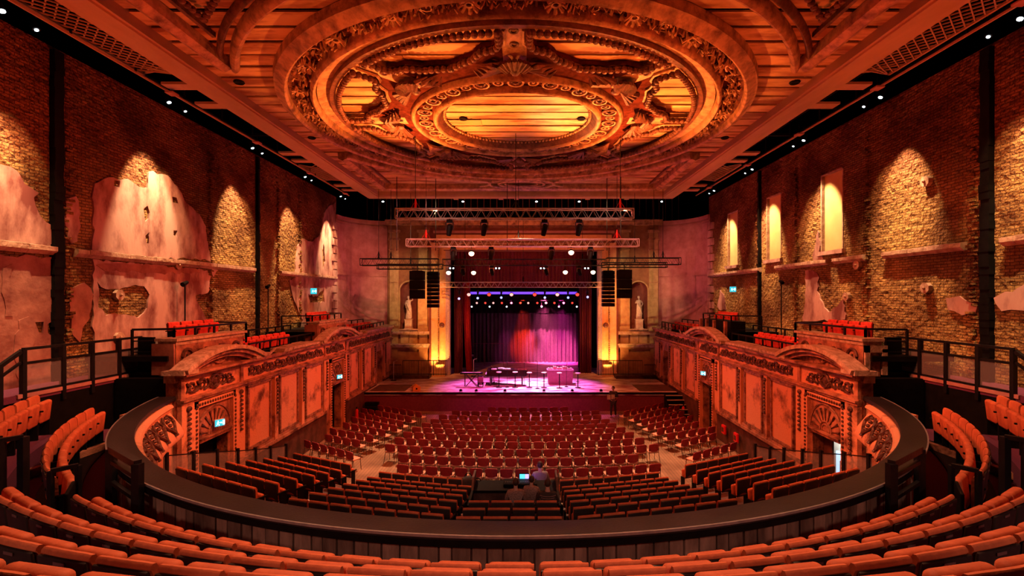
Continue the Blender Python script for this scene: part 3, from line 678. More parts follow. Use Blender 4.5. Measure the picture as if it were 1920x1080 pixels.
# foliage frieze between the two big mouldings
rg = random.Random(5); fol = MB()
for i in range(950):
    a = rg.uniform(0, 2*PI); r = rg.uniform(7.27, 7.74); p = P(r, a); t = rg.uniform(0, 2*PI); l = rg.uniform(.09, .2); z = HM+.22
    dx, dy = cos(t)*l, sin(t)*l; zz = z-rg.uniform(.06, .16)
    fol.tube([(p[0], p[1], z), (p[0]+dx*.55, p[1]+dy*.55, zz-.04), (p[0]+dx, p[1]+dy, zz+.03)], [.018, .045, .008], 4, cap=False)
o = fol.build('foliage_frieze', M['mould'], ceil); o['kind'] = 'stuff'
for i in range(24):
    a = 2*PI*(i+.5)/24; p = P(7.5, a); f_ = MB()
    f_.torus((p[0], p[1], HM+.10), .10, .04, n=10, k=5)
    for j in range(8): t = j*PI/4; f_.tube([(p[0]+.08*cos(t), p[1]+.08*sin(t), HM+.13), (p[0]+.24*cos(t), p[1]+.24*sin(t), HM+.04), (p[0]+.3*cos(t), p[1]+.3*sin(t), HM+.16)], [.03, .055, .01], 5)
    f_.build('frieze_rosette', M['mould'], ceil)
    sc = MB(); b = a+PI/24; q = P(7.5, b)
    for s in (-1, 1):
        sc.tube([(q[0]+(.05+.035*j)*cos(j*.75+b)*1.0, q[1]+s*(.05+.035*j)*sin(j*.75+b), HM+.14) for j in range(7)], .025, 4)
    sc.build('scroll', M['mould'], ceil)
# spandrel frames: concentric arcs meeting the straight side mouldings
for a0, a1 in ((-62, -14), (14, 62), (118, 166), (194, 242)):
    for rr, wd_, zz, m_ in ((9.2, .24, HM-.02, 'mould'), (9.55, .16, HM+.08, 'mould_dark')):
        MB().lathe(halfround(rr, wd_, zz, .26), C0, rad(a0), rad(a1), 28).build('spandrel_moulding', M[m_], ceil, smooth=True)
for s in (-1, 1):
    xx = s*8.35-.13
    for ya, yb in ((4.6, 13.8), (22.7, 29.1)):
        MB().prism([(xx-.22, HC), (xx-.20, HM+.05), (xx, HM-.05), (xx+.20, HM+.05), (xx+.22, HC)], 'y', ya, yb).build('side_moulding', M['mould'], ceil)
        xi = s*7.75-.13
        MB().prism([(xi-.05, HC), (xi-.05, HM+.2), (xi+.05, HM+.2), (xi+.05, HC)], 'y', ya+(0 if ya < 10 else 1.2), yb-(1.4 if ya < 10 else .5)).build('side_fillet', M['mould_dark'], ceil)
MB().prism([(29.0, HC), (29.02, HM+.05), (29.2, HM-.05), (29.4, HM+.05), (29.42, HC)], 'x', -8.5, 8.3).build('end_moulding', M['mould'], ceil)
# near-side rope lines inside the corner panels
for s in (-1, 1):
    pts = [(s*7.4-.13, 4.8+.17*i) for i in range(40)]+[(s*7.4-.13-s*.16*i, 11.5-.16*i) for i in range(18)]
    o = beads(pts, .085, HM+.15).build('bead_rope', M['mould_dark'], ceil); o['kind'] = 'stuff'
# far medallion
for rr in (1.5, 1.05, .75):
    q = [( -.05+rr*1.25*cos(2*PI*i/40), 27.75+rr*.75*sin(2*PI*i/40), HM+.05) for i in range(40)]
    MB().tube(q, .085 if rr > .8 else .06, 6, closed=True).build('medallion_moulding', M['mould'], ceil, smooth=True)
for s in (-1, 1):
    MB().torus((s*2.45-.05, 27.75, HM+.08), .62, .09, n=16, k=6, a0=(PI/2 if s > 0 else -PI/2), a1=(3*PI/2 if s > 0 else PI/2)).build('medallion_scroll', M['mould'], ceil, smooth=True)
# holes with sockets among the boards
for x_, y_ in ((-8.8, 9.2), (8.6, 9.2), (-8.9, 15.2), (8.7, 15.2), (-2.2, 18.3), (2.3, 18.3), (-.05, 14.8), (-8.95, 20.5), (8.7, 20.5)):
    t = MB().torus((x_, y_, HC-.02), .13, .04, n=12, k=5); t.tube([(x_, y_, HC-.03), (x_, y_, HC-.01)], .1, 10); t.build('socket', M['black'], ceil)
# border beam round the ceiling: deep soffit with a lit inner fascia
bm_ = struct(MB().box(-10.15, -9.42, 3, 31.75, HM, HM+.7).box(9.20, 9.93, 3, 31.75, HM, HM+.7).box(-9.42, 9.2, 31.05, 31.75, HM, HM+.7).build('trim_ceiling', M['beam']))
MB().box(-9.42, -9.34, 3, 31.05, HM+.06, HM+.5).box(9.12, 9.2, 3, 31.05, HM+.06, HM+.5).box(-9.34, 9.12, 30.97, 31.05, HM+.06, HM+.5).build('inner_fascia', M['beam'], bm_)
for s in (-1, 1):
    for yy in (14.7, 16.2, 21.7, 22.9, 28.0, 29.2):
        MB().box(s*10.0-.1, s*10.9-.1, yy, yy+.42, HM+.02, HM+.1).build('bracket', M['beam'], bm_)
for xx in (-4.6, -1.6, -.55, 4.2, 6.8): MB().box(xx, xx+.3, 31.7, 32.2, HM+.02, HM+.1).build('bracket', M['beam'], bm_)
# diamond lattice catwalks beside the beam and their rails
for s in (-1, 1):
    for (ya, yb) in ((5.0, 14.4), (24.2, 27.6)):
        nm = {(-1, 5.0): 'near left', (1, 5.0): 'near right', (-1, 24.2): 'far left', (1, 24.2): 'far right'}[(s, ya)]
        t = thing('catwalk_mesh', 'rust lit diamond lattice catwalk beside the %s end of the ceiling beam' % nm, 'catwalk', (s*10.65-.1, (ya+yb)/2, HM+.18))
        h = (yb-ya)/2; lt = MB()
        k = -h
        while k < h-.2:
            lt.bar((-.5, k, 0), (.5, min(h, k+.9), 0), .03); lt.bar((.5, k, .03), (-.5, min(h, k+.9), .03), .03); k += .26
        o = lt.build('lattice', M['beam'], t); o['kind'] = 'stuff'
        MB().bar((-.52*1, -h, 0), (-.52, h, 0), .06).bar((.52, -h, 0), (.52, h, 0), .06).build('edge_bar', M['beam'], t)
    t = thing('catwalk_rail', 'long black catwalk beam under the roof along the %s wall' % ('left' if s < 0 else 'right'), 'catwalk', (s*11.2, 18, HM+.05))
    MB().bar((0, -13, 0), (0, 13, 0), .05).build('edge_bar', M['beam'], t)
    MB().bar((s*.45, -13, .35), (s*.45, 13, .35), .05).bar((s*.2, -13, .9), (s*.2, 13, .9), .06).build('rail', M['steel'], t)
    for yy in range(-12, 13, 2): MB().bar((0, yy, 0), (0, yy, 1.0), .04).build('post', M['steel'], t)
    for yy in range(-12, 13, 3): MB().box(-.9, .9, yy-.04, yy+.04, .5, .6).build('cross_beam', M['steel'], t)
# iron-work high behind the proscenium gap
for k in range(-11, 12):
    pass
t = thing('fly_batten', 'dark row of iron bars in the void above the proscenium', 'railing', (0, 37.0, 12.6))
for k in range(-24, 25): MB().bar((k*.5, 0, 0), (k*.5, 0, 2.6), .05).build('bar', M['niche'], t)
MB().bar((-12.5, 0, .1), (12.5, 0, .1), .08).bar((-12.5, 0, 2.6), (12.5, 0, 2.6), .08).build('rail', M['niche'], t)
# ================================================================== THEATRE BOXES ALONG BOTH SIDES
FX = 9.6
def scroll(mb, c, sz, s, flip=1, n=14, turns=1.4, r=.03):
    # spiral scroll on a wall of constant x; c = (x, y, z)
    pts = []
    for j in range(n+1):
        t = j/n; a = flip*(turns*2*PI*t); q = sz*(1-.78*t)
        pts.append((c[0], c[1]+q*cos(a)+sz*.3*t, c[2]+q*sin(a)))
    mb.tube(pts, [r*(.5+sin(PI*min(1, j/n+.2))) for j in range(n+1)], 4)
def leaf(mb, c, ln, ang, s, w_=.05):
    dy, dz = cos(ang)*ln, sin(ang)*ln
    mb.tube([c, (c[0]-s*.035, c[1]+dy*.5, c[2]+dz*.5), (c[0], c[1]+dy, c[2]+dz)], [w_*.5, w_, w_*.15], 5)
BZ0 = 1.4; CZ = 4.80
bays = [(16.75, 18.3), (18.95, 20.5), (21.2, 22.95)], [(26.4, 28.0), (28.9, 30.4)], [(33.4, 34.8)]
for s in (-1, 1):
    side = 'left' if s < 0 else 'right'
    bx = thing('theatre_box_fascia', 'ornate distressed front of the %s hand theatre boxes with two arched pediments' % side, 'box front', (s*FX, 24, 0), 0)
    Mx = Matrix.Translation((-s*FX, -24, 0)); 
    def B(m=None): return MB(Mx)
    def put(mb, name, m, sm=False): return mb.build(name, m, bx, smooth=sm)
    # wall slab with doorways (openings at 14.3-15.75 and 24.2-25.4)
    D = [(14.3, 15.75, 2.55), (24.15, 25.45, 2.45), (31.7, 32.7, 3.3)]
    w_ = B(); ys = 13.5
    for a, b, zt in D:
        w_.box(s*FX, s*(FX+.35), ys, a, 0, CZ-.3); w_.box(s*FX, s*(FX+.35), a, b, zt, CZ-.3); ys = b
    w_.box(s*FX, s*(FX+.35), ys, 34.95, 0, CZ-.3); put(w_, 'wall_face', M['fascia'])
    # side return of the near end
    put(B().box(s*(FX+.35), s*11.4, 13.5, 13.75, 0, CZ-.2), 'end_wall', M['black'])
    for a, b, zt in D[:2]:
        near = s > 0 and a < 20
        put(B().box(s*(FX+(.36 if near else .5)), s*(FX+(.42 if near else .56)), a+1.02 if near else a-.1, b+(.4 if near else .1), 0, zt+.1), 'door_leaf', M['dado'] if near else M['black'])
    # dark dado below the panels
    for a, b in ((16.15, 23.5), (26.1, 31.4), (32.9, 34.9)):
        put(B().box(s*FX, s*(FX-.05), a, b, 0, BZ0-.12), 'dado_panel', M['dado'])
        put(B().box(s*FX, s*(FX-.16), a, b, BZ0-.12, BZ0).box(s*FX, s*(FX-.10), a, b, BZ0, BZ0+.1), 'dado_rail', M['fascia'])
    # raised panels
    for grp in bays:
        for a, b in grp:
            put(B().box(s*FX, s*(FX-.05), a+.08, b-.08, BZ0+.22, 3.72), 'panel', M['panel'])
            fr = B()
            for y0, y1, z0, z1 in ((a, b, 3.72, 3.82), (a, b, BZ0+.12, BZ0+.22), (a, a+.09, BZ0+.2, 3.75), (b-.09, b, BZ0+.2, 3.75)): fr.box(s*FX, s*(FX-.10), y0, y1, z0, z1)
            put(fr, 'panel_moulding', M['carve'])
    # slim strips with hanging ornament between the panels
    for y_ in (13.72, 16.25, 18.62, 20.85, 23.3, 26.05, 28.45, 30.75, 33.05):
        wd = .26 if y_ in (13.72, 16.25, 23.3, 26.05) else .12
        z0 = .2 if y_ in (13.72, 16.25) else BZ0
        put(B().box(s*FX, s*(FX-.13), y_-wd, y_+wd, z0, 3.86), 'pilaster', M['panel'])
        dr = B(); 
        for j in range(9):
            zz = 3.6-j*.14; leaf(dr, (s*(FX-.15), y_, zz), .13, rad(-60), s, .035); leaf(dr, (s*(FX-.15), y_, zz), .13, rad(-120), s, .035)
        dr.ball((s*(FX-.16), y_, 3.7), (.06, .10, .08), 7, 5)
        put(dr, 'drop_ornament', M['carve_dark'])
    # entablature: mouldings, frieze, cornice
    for z0, z1, d in ((3.84, 3.92, .14), (3.92, 3.98, .20), (3.98, 4.02, .10)):
        put(B().box(s*FX, s*(FX-d), 13.45, 34.9, z0, z1), 'architrave', M['fascia'])
    put(B().box(s*FX, s*(FX-.04), 13.5, 34.9, 4.02, 4.55), 'frieze', M['panel'])
    for y_ in (13.55, 16.4, 23.25, 26.0): put(B().box(s*FX, s*(FX-.10), y_-.07, y_+.07, 4.02, 4.55), 'frieze_block', M['fascia'])
    for z0, z1, d in ((4.55, 4.62, .12), (4.62, 4.72, .22)): put(B().box(s*FX, s*(FX-d), 13.4, 34.9, z0, z1), 'cornice_moulding', M['fascia'])
    # broken dusty cornice top
    rg = random.Random(9+s); gaps = ((17.8, 19.0), (27.8, 28.8)) if s < 0 else ((28.0, 34.9),)
    yy = 17.2
    while yy < 34.7:
        L_ = rg.uniform(.5, 1.3); y2 = min(34.8, yy+L_)
        if not any(a < (yy+y2)/2 < b for a, b in gaps) and not 22.3 < (yy+y2)/2 < 27.1:
            put(B().prism([(s*(FX+.3), 4.72), (s*(FX-.24), 4.72), (s*(FX-.32+rg.uniform(0, .05)), 4.78), (s*(FX-.3), 4.86), (s*(FX+.3), 4.9+rg.uniform(-.03, .03))], 'y', yy, y2-.02), 'cornice_slab', M['cap'])
        elif rg.random() < .8:
            put(B().bar((s*(FX-.2), yy, 4.74), (s*(FX+.1), y2, 4.88), .06), 'broken_lath', M['cap'])
        yy = y2
    fo = B(); k = 0; y_ = 13.95
    while y_ < 34.6:
        if not any(abs(y_-q) < .3 for q in (16.4, 23.25, 26.0)):
            x_ = s*(FX-.07)
            scroll(fo, (x_, y_, 4.29), .19, s, 1 if k % 2 else -1); leaf(fo, (x_, y_-.2, 4.15), .26, rad(60), s); leaf(fo, (x_, y_-.2, 4.42), .24, rad(-50), s); leaf(fo, (x_, y_+.1, 4.12), .2, rad(30), s)
        k += 1; y_ += .44
    put(fo, 'foliage_relief', M['carve_dark'])['kind'] = 'stuff'
    # round medallions in the frieze of the pediment bays
    for yc in (15.0, 24.7): put(B().torus((s*(FX-.08), yc, 4.29), .2, .045, 'x', 16, 5).ball((s*(FX-.07), yc, 4.29), (.05, .12, .12), 8, 5), 'medallion', M['carve_dark'])
    # pediments
    for ya, yb in ((13.3, 17.35), (22.35, 27.1)):
        yc = (ya+yb)/2; hw = (yb-ya)/2; h = .50; R = (hw*hw+h*h)/(2*h); zc = CZ+.02+h-R; al = math.asin(hw/R)
        def arc(R_, a=al, n=20): return [(yc+R_*sin(-a+2*a*i/n), zc+R_*cos(-a+2*a*i/n)) for i in range(n+1)]
        for Ro, Ri, x0, x1, nm, m_ in ((R+.05, R-.08, -.42, .10, 'pediment_cap', 'cap'), (R-.08, R-.2, -.32, .1, 'pediment_moulding', 'fascia'), (R-.2, R-.32, -.2, .1, 'pediment_fillet', 'fascia')):
            o_, i_ = arc(Ro), arc(Ri); mb = B()
            for i in range(20):
                poly = [o_[i], o_[i+1], i_[i+1], i_[i]]
                if min(p[1] for p in poly) < 4.66: poly = [(p[0], max(p[1], 4.66)) for p in poly]
                mb.prism(poly, 'x', s*(FX+x0), s*(FX+x1))
            put(mb, nm, M[m_], False)
        t_ = [(a, max(b, 4.73)) for a, b in arc(R-.3)]
        put(B().prism([(t_[0][0], 4.72)]+t_+[(t_[-1][0], 4.72)], 'x', s*(FX+.02), s*(FX+.1)), 'tympanum', M['carve'])
        for a_, b_ in ((ya-.05, ya+.55), (yb-.5, yb+.05)): put(B().box(s*(FX-.34), s*(FX+.3), a_, b_, 4.72, 4.84), 'pediment_foot', M['cap'])
        put(B().box(s*(FX+.02), s*(FX-.30), ya+.1, yb-.1, 4.66, 4.74), 'pediment_base', M['fascia'])
        orn = B()
        for j in range(-3, 4): leaf(orn, (s*(FX+.0), yc, 4.8), .32, rad(90+j*24), s, .05)
        put(orn, 'pediment_shell', M['carve'])
    # door surrounds with fan lunettes
    for a, b, zt in D[:2]:
        yc = (a+b)/2; R = (b-a)/2+.08
        fr = B()
        for y0, y1, z0, z1 in ((a-.32, a-.12, 0, 3.80), (b+.12, b+.32, 0, 3.80), (a-.32, b+.32, 3.62, 3.80)): fr.box(s*FX, s*(FX-.12), y0, y1, z0, z1)
        put(fr, 'door_surround', M['panel'])
        eg = B()
        for j in range(26): eg.ball((s*(FX-.13), a-.22, .5+j*.125), (.035, .05, .045), 5, 3); eg.ball((s*(FX-.13), b+.22, .5+j*.125), (.035, .05, .045), 5, 3)
        for j in range(int((b-a+.5)/.12)): eg.ball((s*(FX-.13), a-.2+j*.12, 3.71), (.035, .045, .05), 5, 3)
        put(eg, 'egg_and_dart', M['carve_dark'])['kind'] = 'stuff'
        put(B().box(s*FX, s*(FX-.14), a-.1, b+.1, zt, zt+.09).box(s*FX, s*(FX-.18), a-.1, b+.1, zt+.09, zt+.13), 'lintel', M['fascia'])
        put(B().prism([(yc+R*cos(PI*i/20), zt+.14+(3.56-zt-.16)*sin(PI*i/20)) for i in range(21)], 'x', s*FX, s*(FX-.03)), 'lunette', M['fascia'])
        at_ = B(); H_ = 3.56-zt-.16
        at_.tube([(s*(FX-.04), yc+R*cos(PI*i/20), zt+.14+H_*sin(PI*i/20)) for i in range(21)], .035, 5)
        at_.tube([(s*(FX-.04), yc+R*.36*cos(PI*i/12), zt+.14+H_*.36*sin(PI*i/12)) for i in range(13)], .03, 5)
        at_.tube([(s*(FX-.04), yc+R*.24*cos(PI*i/12), zt+.14+H_*.24*sin(PI*i/12)) for i in range(13)], .02, 5); put(at_, 'lunette_arch', M['carve'])
        for j in range(9):
            t = PI*(j+.5)/9; put(B().tube([(s*(FX-.04), yc+R*q*cos(t), zt+.14+H_*q*sin(t)) for q in (.40, .6, .86)], [.015, .02, .045], 5), 'fan_ray', M['carve_dark'])
    # attic blocks behind the pediments
    for k_, (ya, yb) in enumerate(((13.9, 17.2), (23.5, 27.2))):
        x0 = FX+.35
        if s > 0 and k_ == 1:
            for yy in (23.6, 25.0, 26.0, 26.9): put(B().box(s*x0, s*(x0+.12), yy-.09, yy+.09, 4.7, 5.7), 'bare_stud', M['fascia'])
            put(B().box(s*(x0+.3), s*(x0+1.0), ya, yb, 4.5, 5.7), 'attic_void', M['black']); continue
        put(B().box(s*x0, s*(x0+.5), ya, yb, 4.6, 5.5), 'attic_wall', M['fascia'])
        put(B().box(s*(x0-.03), s*(x0+.5), ya-.04, yb+.04, 5.5, 5.62).box(s*(x0-.10), s*(x0+.55), ya-.1, yb+.1, 5.62, 5.70), 'attic_cap', M['cap'])
        og = B()
        for yq, fl in ((ya+.45, 1), (yb-.45, -1)):
            og.torus((s*(x0-.02), yq, 5.14), .21, .05, 'x', 18, 5); scroll(og, (s*(x0-.02), yq+fl*.55, 5.15), .16, s, fl); scroll(og, (s*(x0-.02), yq+fl*.85, 5.25), .11, s, -fl)
            leaf(og, (s*(x0-.02), yq, 5.2), .2, rad(-90), s)
        put(og, 'attic_ornament', M['carve_dark'])
    for yy in (13.88, 23.48):
        if s > 0 and yy > 20: continue
        if s < 0: put(B().box(s*(FX+.36), s*(FX+1.0), yy-.06, yy, 4.65, 5.55), 'attic_return', M['plaster_red'])
        else: put(B().box(s*(FX+.36), s*(FX+1.0), yy-.06, yy, 5.3, 5.5).box(s*(FX+.36), s*(FX+.5), yy-.06, yy, 4.65, 5.5).box(s*(FX+.85), s*(FX+1.0), yy-.06, yy, 4.65, 5.4), 'attic_return', M['cap'])
    # box decks
    dk = B()
    for ya, yb, z in ((13.75, 17.6, 5.2), (17.6, 23.3, 4.35), (23.3, 27.4, 5.2), (27.4, 31.5, 4.35)): dk.box(s*(FX+.5 if z > 5 else s*0+FX+.3), s*12.45, ya, yb, z-.15 if z > 5 else z-.15, z)
    dk.prism([(s*(FX+.3), 31.5), (s*12.45, 31.5), (s*12.2, 32.9), (s*(FX+.6), 34.6), (s*(FX+.3), 34.8)], 'z', 4.2, 4.35)
    put(dk, 'deck', M['black'])
    for a_, b_, c_, d_, e_ in ((14.3, 14.4, 3.3, 5.7, 1.33), (17.5, 17.6, 4.2, 5.2, .95), (23.3, 23.4, 4.2, 5.2, .95)): put(B().box(s*(FX+e_), s*11.38, a_, b_, c_, d_), 'black_screen', M['black'])
    # extinguisher pair
    t = thing('fire_extinguisher', 'red fire extinguisher on the dark dado of the %s box wall near the stage' % side, 'fire extinguisher', (s*(FX-.26), 27.1 if s < 0 else 27.8, 0), 0)
    MB().tube([(0, 0, .05), (0, 0, .5), (0, 0, .58)], [.09, .09, .04], 10).build('cylinder', M['ext_red'], t, smooth=True); MB().tube([(0, 0, .58), (0, 0, .68)], .03, 6).bar((0, -.08, .68), (0, .08, .68), .03).build('valve', M['black'], t)
# red folded chairs against the right-hand wall
for k, (yy, zz) in enumerate(((22.3, 0), (21.0, 0))):
    t = thing('red_hose_reel', 'small red fitting on the dark dado under the right boxes, %s one' % ('nearer' if k else 'farther'), 'fitting', (FX-.2, yy, .55), 0, None)
    MB().rbox((0, 0, .2), (.12, .36, .42), .04, 2).build('case', M['ext_red'], t); MB().box(-.07, -.05, -.1, .1, .1, .3).build('plate', M['dado'], t)
# corridor seen through the open door on the right
cr = thing('lit_corridor', 'bright corridor seen through the open door under the right boxes', 'corridor', (9.75, 15.0, 0))
MB().box(.9, 1.0, -.4, 2.2, 0, 2.7).build('wall', M['corr'], cr)
MB().box(.84, .9, .45, 1.1, .5, 1.75).build('notice_board', M['board_glow'], cr)  # board given its own glow to look brightly lit
MB().box(.80, .84, .6, .85, 1.1, 1.5).build('poster', M['purple_cloth'], cr)
l = bpy.data.lights.new('corridor_lamp', 'POINT'); l.energy = 22; l.color = (.9, .95, 1); l.shadow_soft_size = .1
o = bpy.data.objects.new('corridor_lamp', l); COL.objects.link(o); o.location = (10.3, 15.9, 2.35)

def txt(body, size, loc, rot, m, parent, name):
    cu = bpy.data.curves.new(name, 'FONT'); cu.body = body; cu.size = size; cu.align_x = 'CENTER'; cu.align_y = 'CENTER'; cu.extrude = .002
    o = bpy.data.objects.new(name, cu); COL.objects.link(o); dg = bpy.context.evaluated_depsgraph_get()
    me = bpy.data.meshes.new_from_object(o.evaluated_get(dg)); bpy.data.objects.remove(o); bpy.data.curves.remove(cu)
    me.materials.clear(); me.materials.append(m); q = ob(name, me, parent); q.location = loc; q.rotation_euler = rot; return q
# exit signs: running figure, arrow and doorway on a cyan box
def exit_sign(loc, rz, label, wd=.34, h=.2):
    t = thing('exit_sign', label, 'exit sign', loc, rz)
    MB().box(-wd/2-.01, wd/2+.01, -.04, .03, -h/2-.01, h/2+.01).build('case', M['white'], t)
    MB().box(-wd/2, wd/2, -.05, -.04, -h/2, h/2).build('face', M['cyan'], t)
    f = MB(); f.box(.08, .14, -.056, -.05, -.07, .07); f.ball((-.05, -.053, .055), (.018, .004, .018), 8, 4)
    for a, b in (((-.05, .03), (-.06, -.02)), ((-.06, -.02), (-.02, -.05)), ((-.02, -.05), (-.03, -.085)), ((-.06, -.02), (-.10, -.07)), ((-.05, .025), (-.01, .0)), ((-.05, .025), (-.09, .0))):
        f.tube([(a[0], -.053, a[1]), (b[0], -.053, b[1])], .009, 4)
    f.prism([(.0, .01), (.04, .03), (.04, .01), (.06, .01), (.06, -.01), (.04, -.01), (.04, -.03)], 'y', -.056, -.05)
    f.build('running_figure', M['white_lit'], t); return t
exit_sign((-9.40, 15.0, 2.98), rad(55), 'cyan exit sign inside the fan lunette over the near left doorway', .27, .2)
exit_sign((-9.42, 24.75, 2.80), rad(50), 'cyan exit sign over the far doorway in the left box wall', .28, .2)
exit_sign((9.42, 24.9, 2.95), rad(-50), 'cyan exit sign over the far doorway in the right box wall', .28, .2)
exit_sign((-12.3, 28.3, 7.25), rad(30), 'cyan exit sign high on the left brick wall beside plaster', .34, .34)
exit_sign((12.25, 27.9, 7.35), rad(-30), 'cyan exit sign high on the right brick wall', .34, .30)

# walkways along the side walls with glazed rails
for s in (-1, 1):
    side = 'left' if s < 0 else 'right'
    ww = struct(MB().box(s*11.4, s*12.5, 9.9, 31, 4.5, 4.65).build('trim_walkway_'+side, M['carpet']))
    MB().box(s*11.42, s*11.46, 10.9, 14.0, 3.2, 4.6).box(s*FX, s*11.46, 14.02, 14.06, 3.0, 4.7).build('walkway_side', M['black'], ww)
    MB().box(s*11.36, s*11.42, 10.9, 14.4, 4.58, 4.67).build('walkway_nosing', M['pink_wall'], ww)
    for k in range(5): MB().box(s*11.45, s*12.5, 9.9-.28*(k+1), 9.9-.28*k, 3.0, 4.65-.24*(k+1)).build('stair', M['carpet'], ww)
    t = thing('balustrade', 'black steel balustrade with dark glass on the %s side walkway' % side, 'railing', (s*11.4, 12.7, 4.65))
    ya, yb = -1.65, 1.75; zt = 1.05
    ps = (ya, ya+.95*(1 if s < 0 else .9), ya+1.75, ya+2.6, yb)
    for yy in ps: MB().box(-.05, .05, yy-.045, yy+.045, -.3, zt).build('post', M['steel'], t)
    MB().box(-.04, .04, ya, yb, zt-.03, zt+.03).build('handrail', M['steel'], t); MB().box(-.03, .03, ya, yb, zt-.36, zt-.30).build('mid_rail', M['steel'], t)
    MB().box(-.03, .03, ya, yb, .03, .08).build('bottom_rail', M['steel'], t)
    for a, b in zip(ps, ps[1:]): MB().box(-.006, .006, a+.05, b-.05, .08, zt-.36).build('glass_pane', M['glass'], t)
    t = thing('stair_rail', 'sloping black handrail at the near end of the %s side walkway' % side, 'railing', (s*11.4, 11.0, 4.65))
    MB().bar((0, 0, 1.0), (0, -1.2, .25), .08).bar((0, -1.2, .25), (0, -1.9, .2), .08).build('handrail', M['steel'], t); MB().bar((0, 0, .75), (0, -1.2, 0), .05).build('mid_rail', M['steel'], t)
    for yy, z_ in ((-.45, .72), (-.85, .45), (-1.2, .2)): MB().bar((0, yy, -1.5), (0, yy, z_), .09).build('post', M['steel'], t)
def rail_run(name, label, pts, z0, z1, step=.75, mid=True, m='steel', grp=None):
    c = Vector(((pts[0][0]+pts[-1][0])/2, (pts[0][1]+pts[-1][1])/2, z0)); t = thing(name, label, 'railing', c, 0, grp)
    L_ = [Vector((p[0]-c.x, p[1]-c.y, 0)) for p in pts]; up = Vector((0, 0, z1-z0))
    for a, b in zip(L_, L_[1:]):
        MB().bar(a+up, b+up, .06).build('handrail', M[m], t)
        if mid: MB().bar(a+up*.55, b+up*.55, .035).bar(a+up*.12, b+up*.12, .035).build('mid_rail', M[m], t)
        n = max(1, int((b-a).length/step))
        for k in range(n+1): p = a+(b-a)*k/n; MB().bar(p, p+up, .055).build('post', M[m], t)
    return t
for s in (-1, 1):
    sd = 'left' if s < 0 else 'right'
    rail_run('guard_rail', 'black rail round the raised near %s box above the attic block' % sd, [(s*11.3, 14.0), (s*10.3, 14.3), (s*10.3, 18.0), (s*11.6, 18.3)], 5.2, 5.95)
    rail_run('guard_rail', 'black rail in front of the low row of red %s box seats' % sd, [(s*10.2, 18.0), (s*10.2, 23.3)], 4.35, 5.14)
    rail_run('guard_rail', 'black rail behind the low row of red %s box seats' % sd, [(s*11.95, 18.0), (s*11.95, 24.8)], 4.65, 5.45)
    rail_run('guard_rail', 'black rail round the raised far %s box' % sd, [(s*11.6, 23.2), (s*10.3, 23.6), (s*10.3, 27.3), (s*11.5, 27.8)], 5.2, 5.98)
    rail_run('guard_rail', 'black rail in front of the farthest %s box seats by the stage' % sd, [(s*9.95, 27.4), (s*9.95, 34.3)], 4.35, 5.14)
    rail_run('guard_rail', 'black rail behind the farthest %s box seats' % sd, [(s*11.3, 28.5), (s*10.8, 32.5)], 4.35, 5.4, mid=False)
    # stage side railings of close bars
    t = thing('bar_railing', 'black barred railing on the platform at the %s side of the stage' % sd, 'railing', (s*6.9, 33.9, SZ+.24))
    MB().bar((-1.55, 0, 1.05), (1.55, 0, 1.05), .05).bar((-1.55, 0, .08), (1.55, 0, .08), .04).build('handrail', M['steel'], t)
    for k in range(27): MB().bar((-1.55+k*.1192, 0, .0), (-1.55+k*.1192, 0, 1.05), .022 if k % 9 else .05).build('bar', M['steel'], t)
    t = thing('bar_railing', 'low black barred railing at the far %s corner of the stage' % sd, 'railing', (s*8.95, 33.8, SZ))
    MB().bar((-.4, 0, 1.0), (.4, 0, 1.0), .05).build('handrail', M['steel'], t)
    for k in range(8): MB().bar((-.4+k*.114, 0, 0), (-.4+k*.114, 0, 1.0), .022).build('bar', M['steel'], t)
# stairs from the stalls up to the stage at the right
t = thing('stage_steps', 'black steps with pale nosings up to the right side of the stage', 'stairs', (9.05, 28.1, 0))
for k in range(5):
    MB().box(-.5, .5, -.7+k*.3, .85, k*.21, k*.21+.19).build('step', M['black'], t); MB().box(-.5, .5, -.72+k*.3, -.66+k*.3, k*.21+.17, k*.21+.215).build('nosing', M['white'], t)
t = thing('stage_steps', 'short black steps at the front left corner of the stage', 'stairs', (-9.0, 28.4, 0))
for k in range(3): MB().box(-.4, .4, -.4+k*.3, .5, k*.21, k*.21+.19).build('step', M['black'], t)

# ================================================================== CIRCLE: floor, parapet, seats
CC = (0, 16.0); A76 = rad(75.5)
def pol(r, th, z): return (r*sin(th), 16-r*cos(th), z)
prev = 10.30
for k, (r0, r1, t_) in enumerate(((10.30, 11.72, 3.6), (11.72, 12.55, 3.2), (12.55, 13.37, 2.8), (13.37, 14.2, 2.4), (14.2, 15.0, 2.0), (15.0, 18.0, 1.6))):
    a = A76 if k < 1 else rad(66)
    struct(MB().lathe([(r0, ZC-t_-.45), (r0, ZC-t_), (r1, ZC-t_), (r1, ZC-t_-.45)], CC, -a, a, 72).build('floor_circle_%d' % (k+1), M['carpet']))
par = thing('parapet', 'curved balcony parapet with black padded ledge over weathered vertical planks', 'parapet', (0, 5.6, ZC-3.6))
MP = Matrix.Translation((0, -5.6, -(ZC-3.6)))
MB(MP).lathe([(9.98, ZC-2.90), (9.98, ZC-2.81), (10.02, ZC-2.79), (10.40, ZC-2.79), (10.40, ZC-2.90)], CC, -A76, A76, 110).build('ledge', M['ledge'], par, smooth=True)
MB(MP).lathe([(10.36, ZC-2.93), (10.36, ZC-2.85), (10.41, ZC-2.85), (10.41, ZC-2.93)], CC, -A76, A76, 110).build('ledge_apron', M['black'], par)
MB(MP).lathe([(10.395, ZC-2.805), (10.40, ZC-2.782), (10.422, ZC-2.782), (10.422, ZC-2.815)], CC, -A76, A76, 110).build('metal_edge', M['grey_edge'], par)
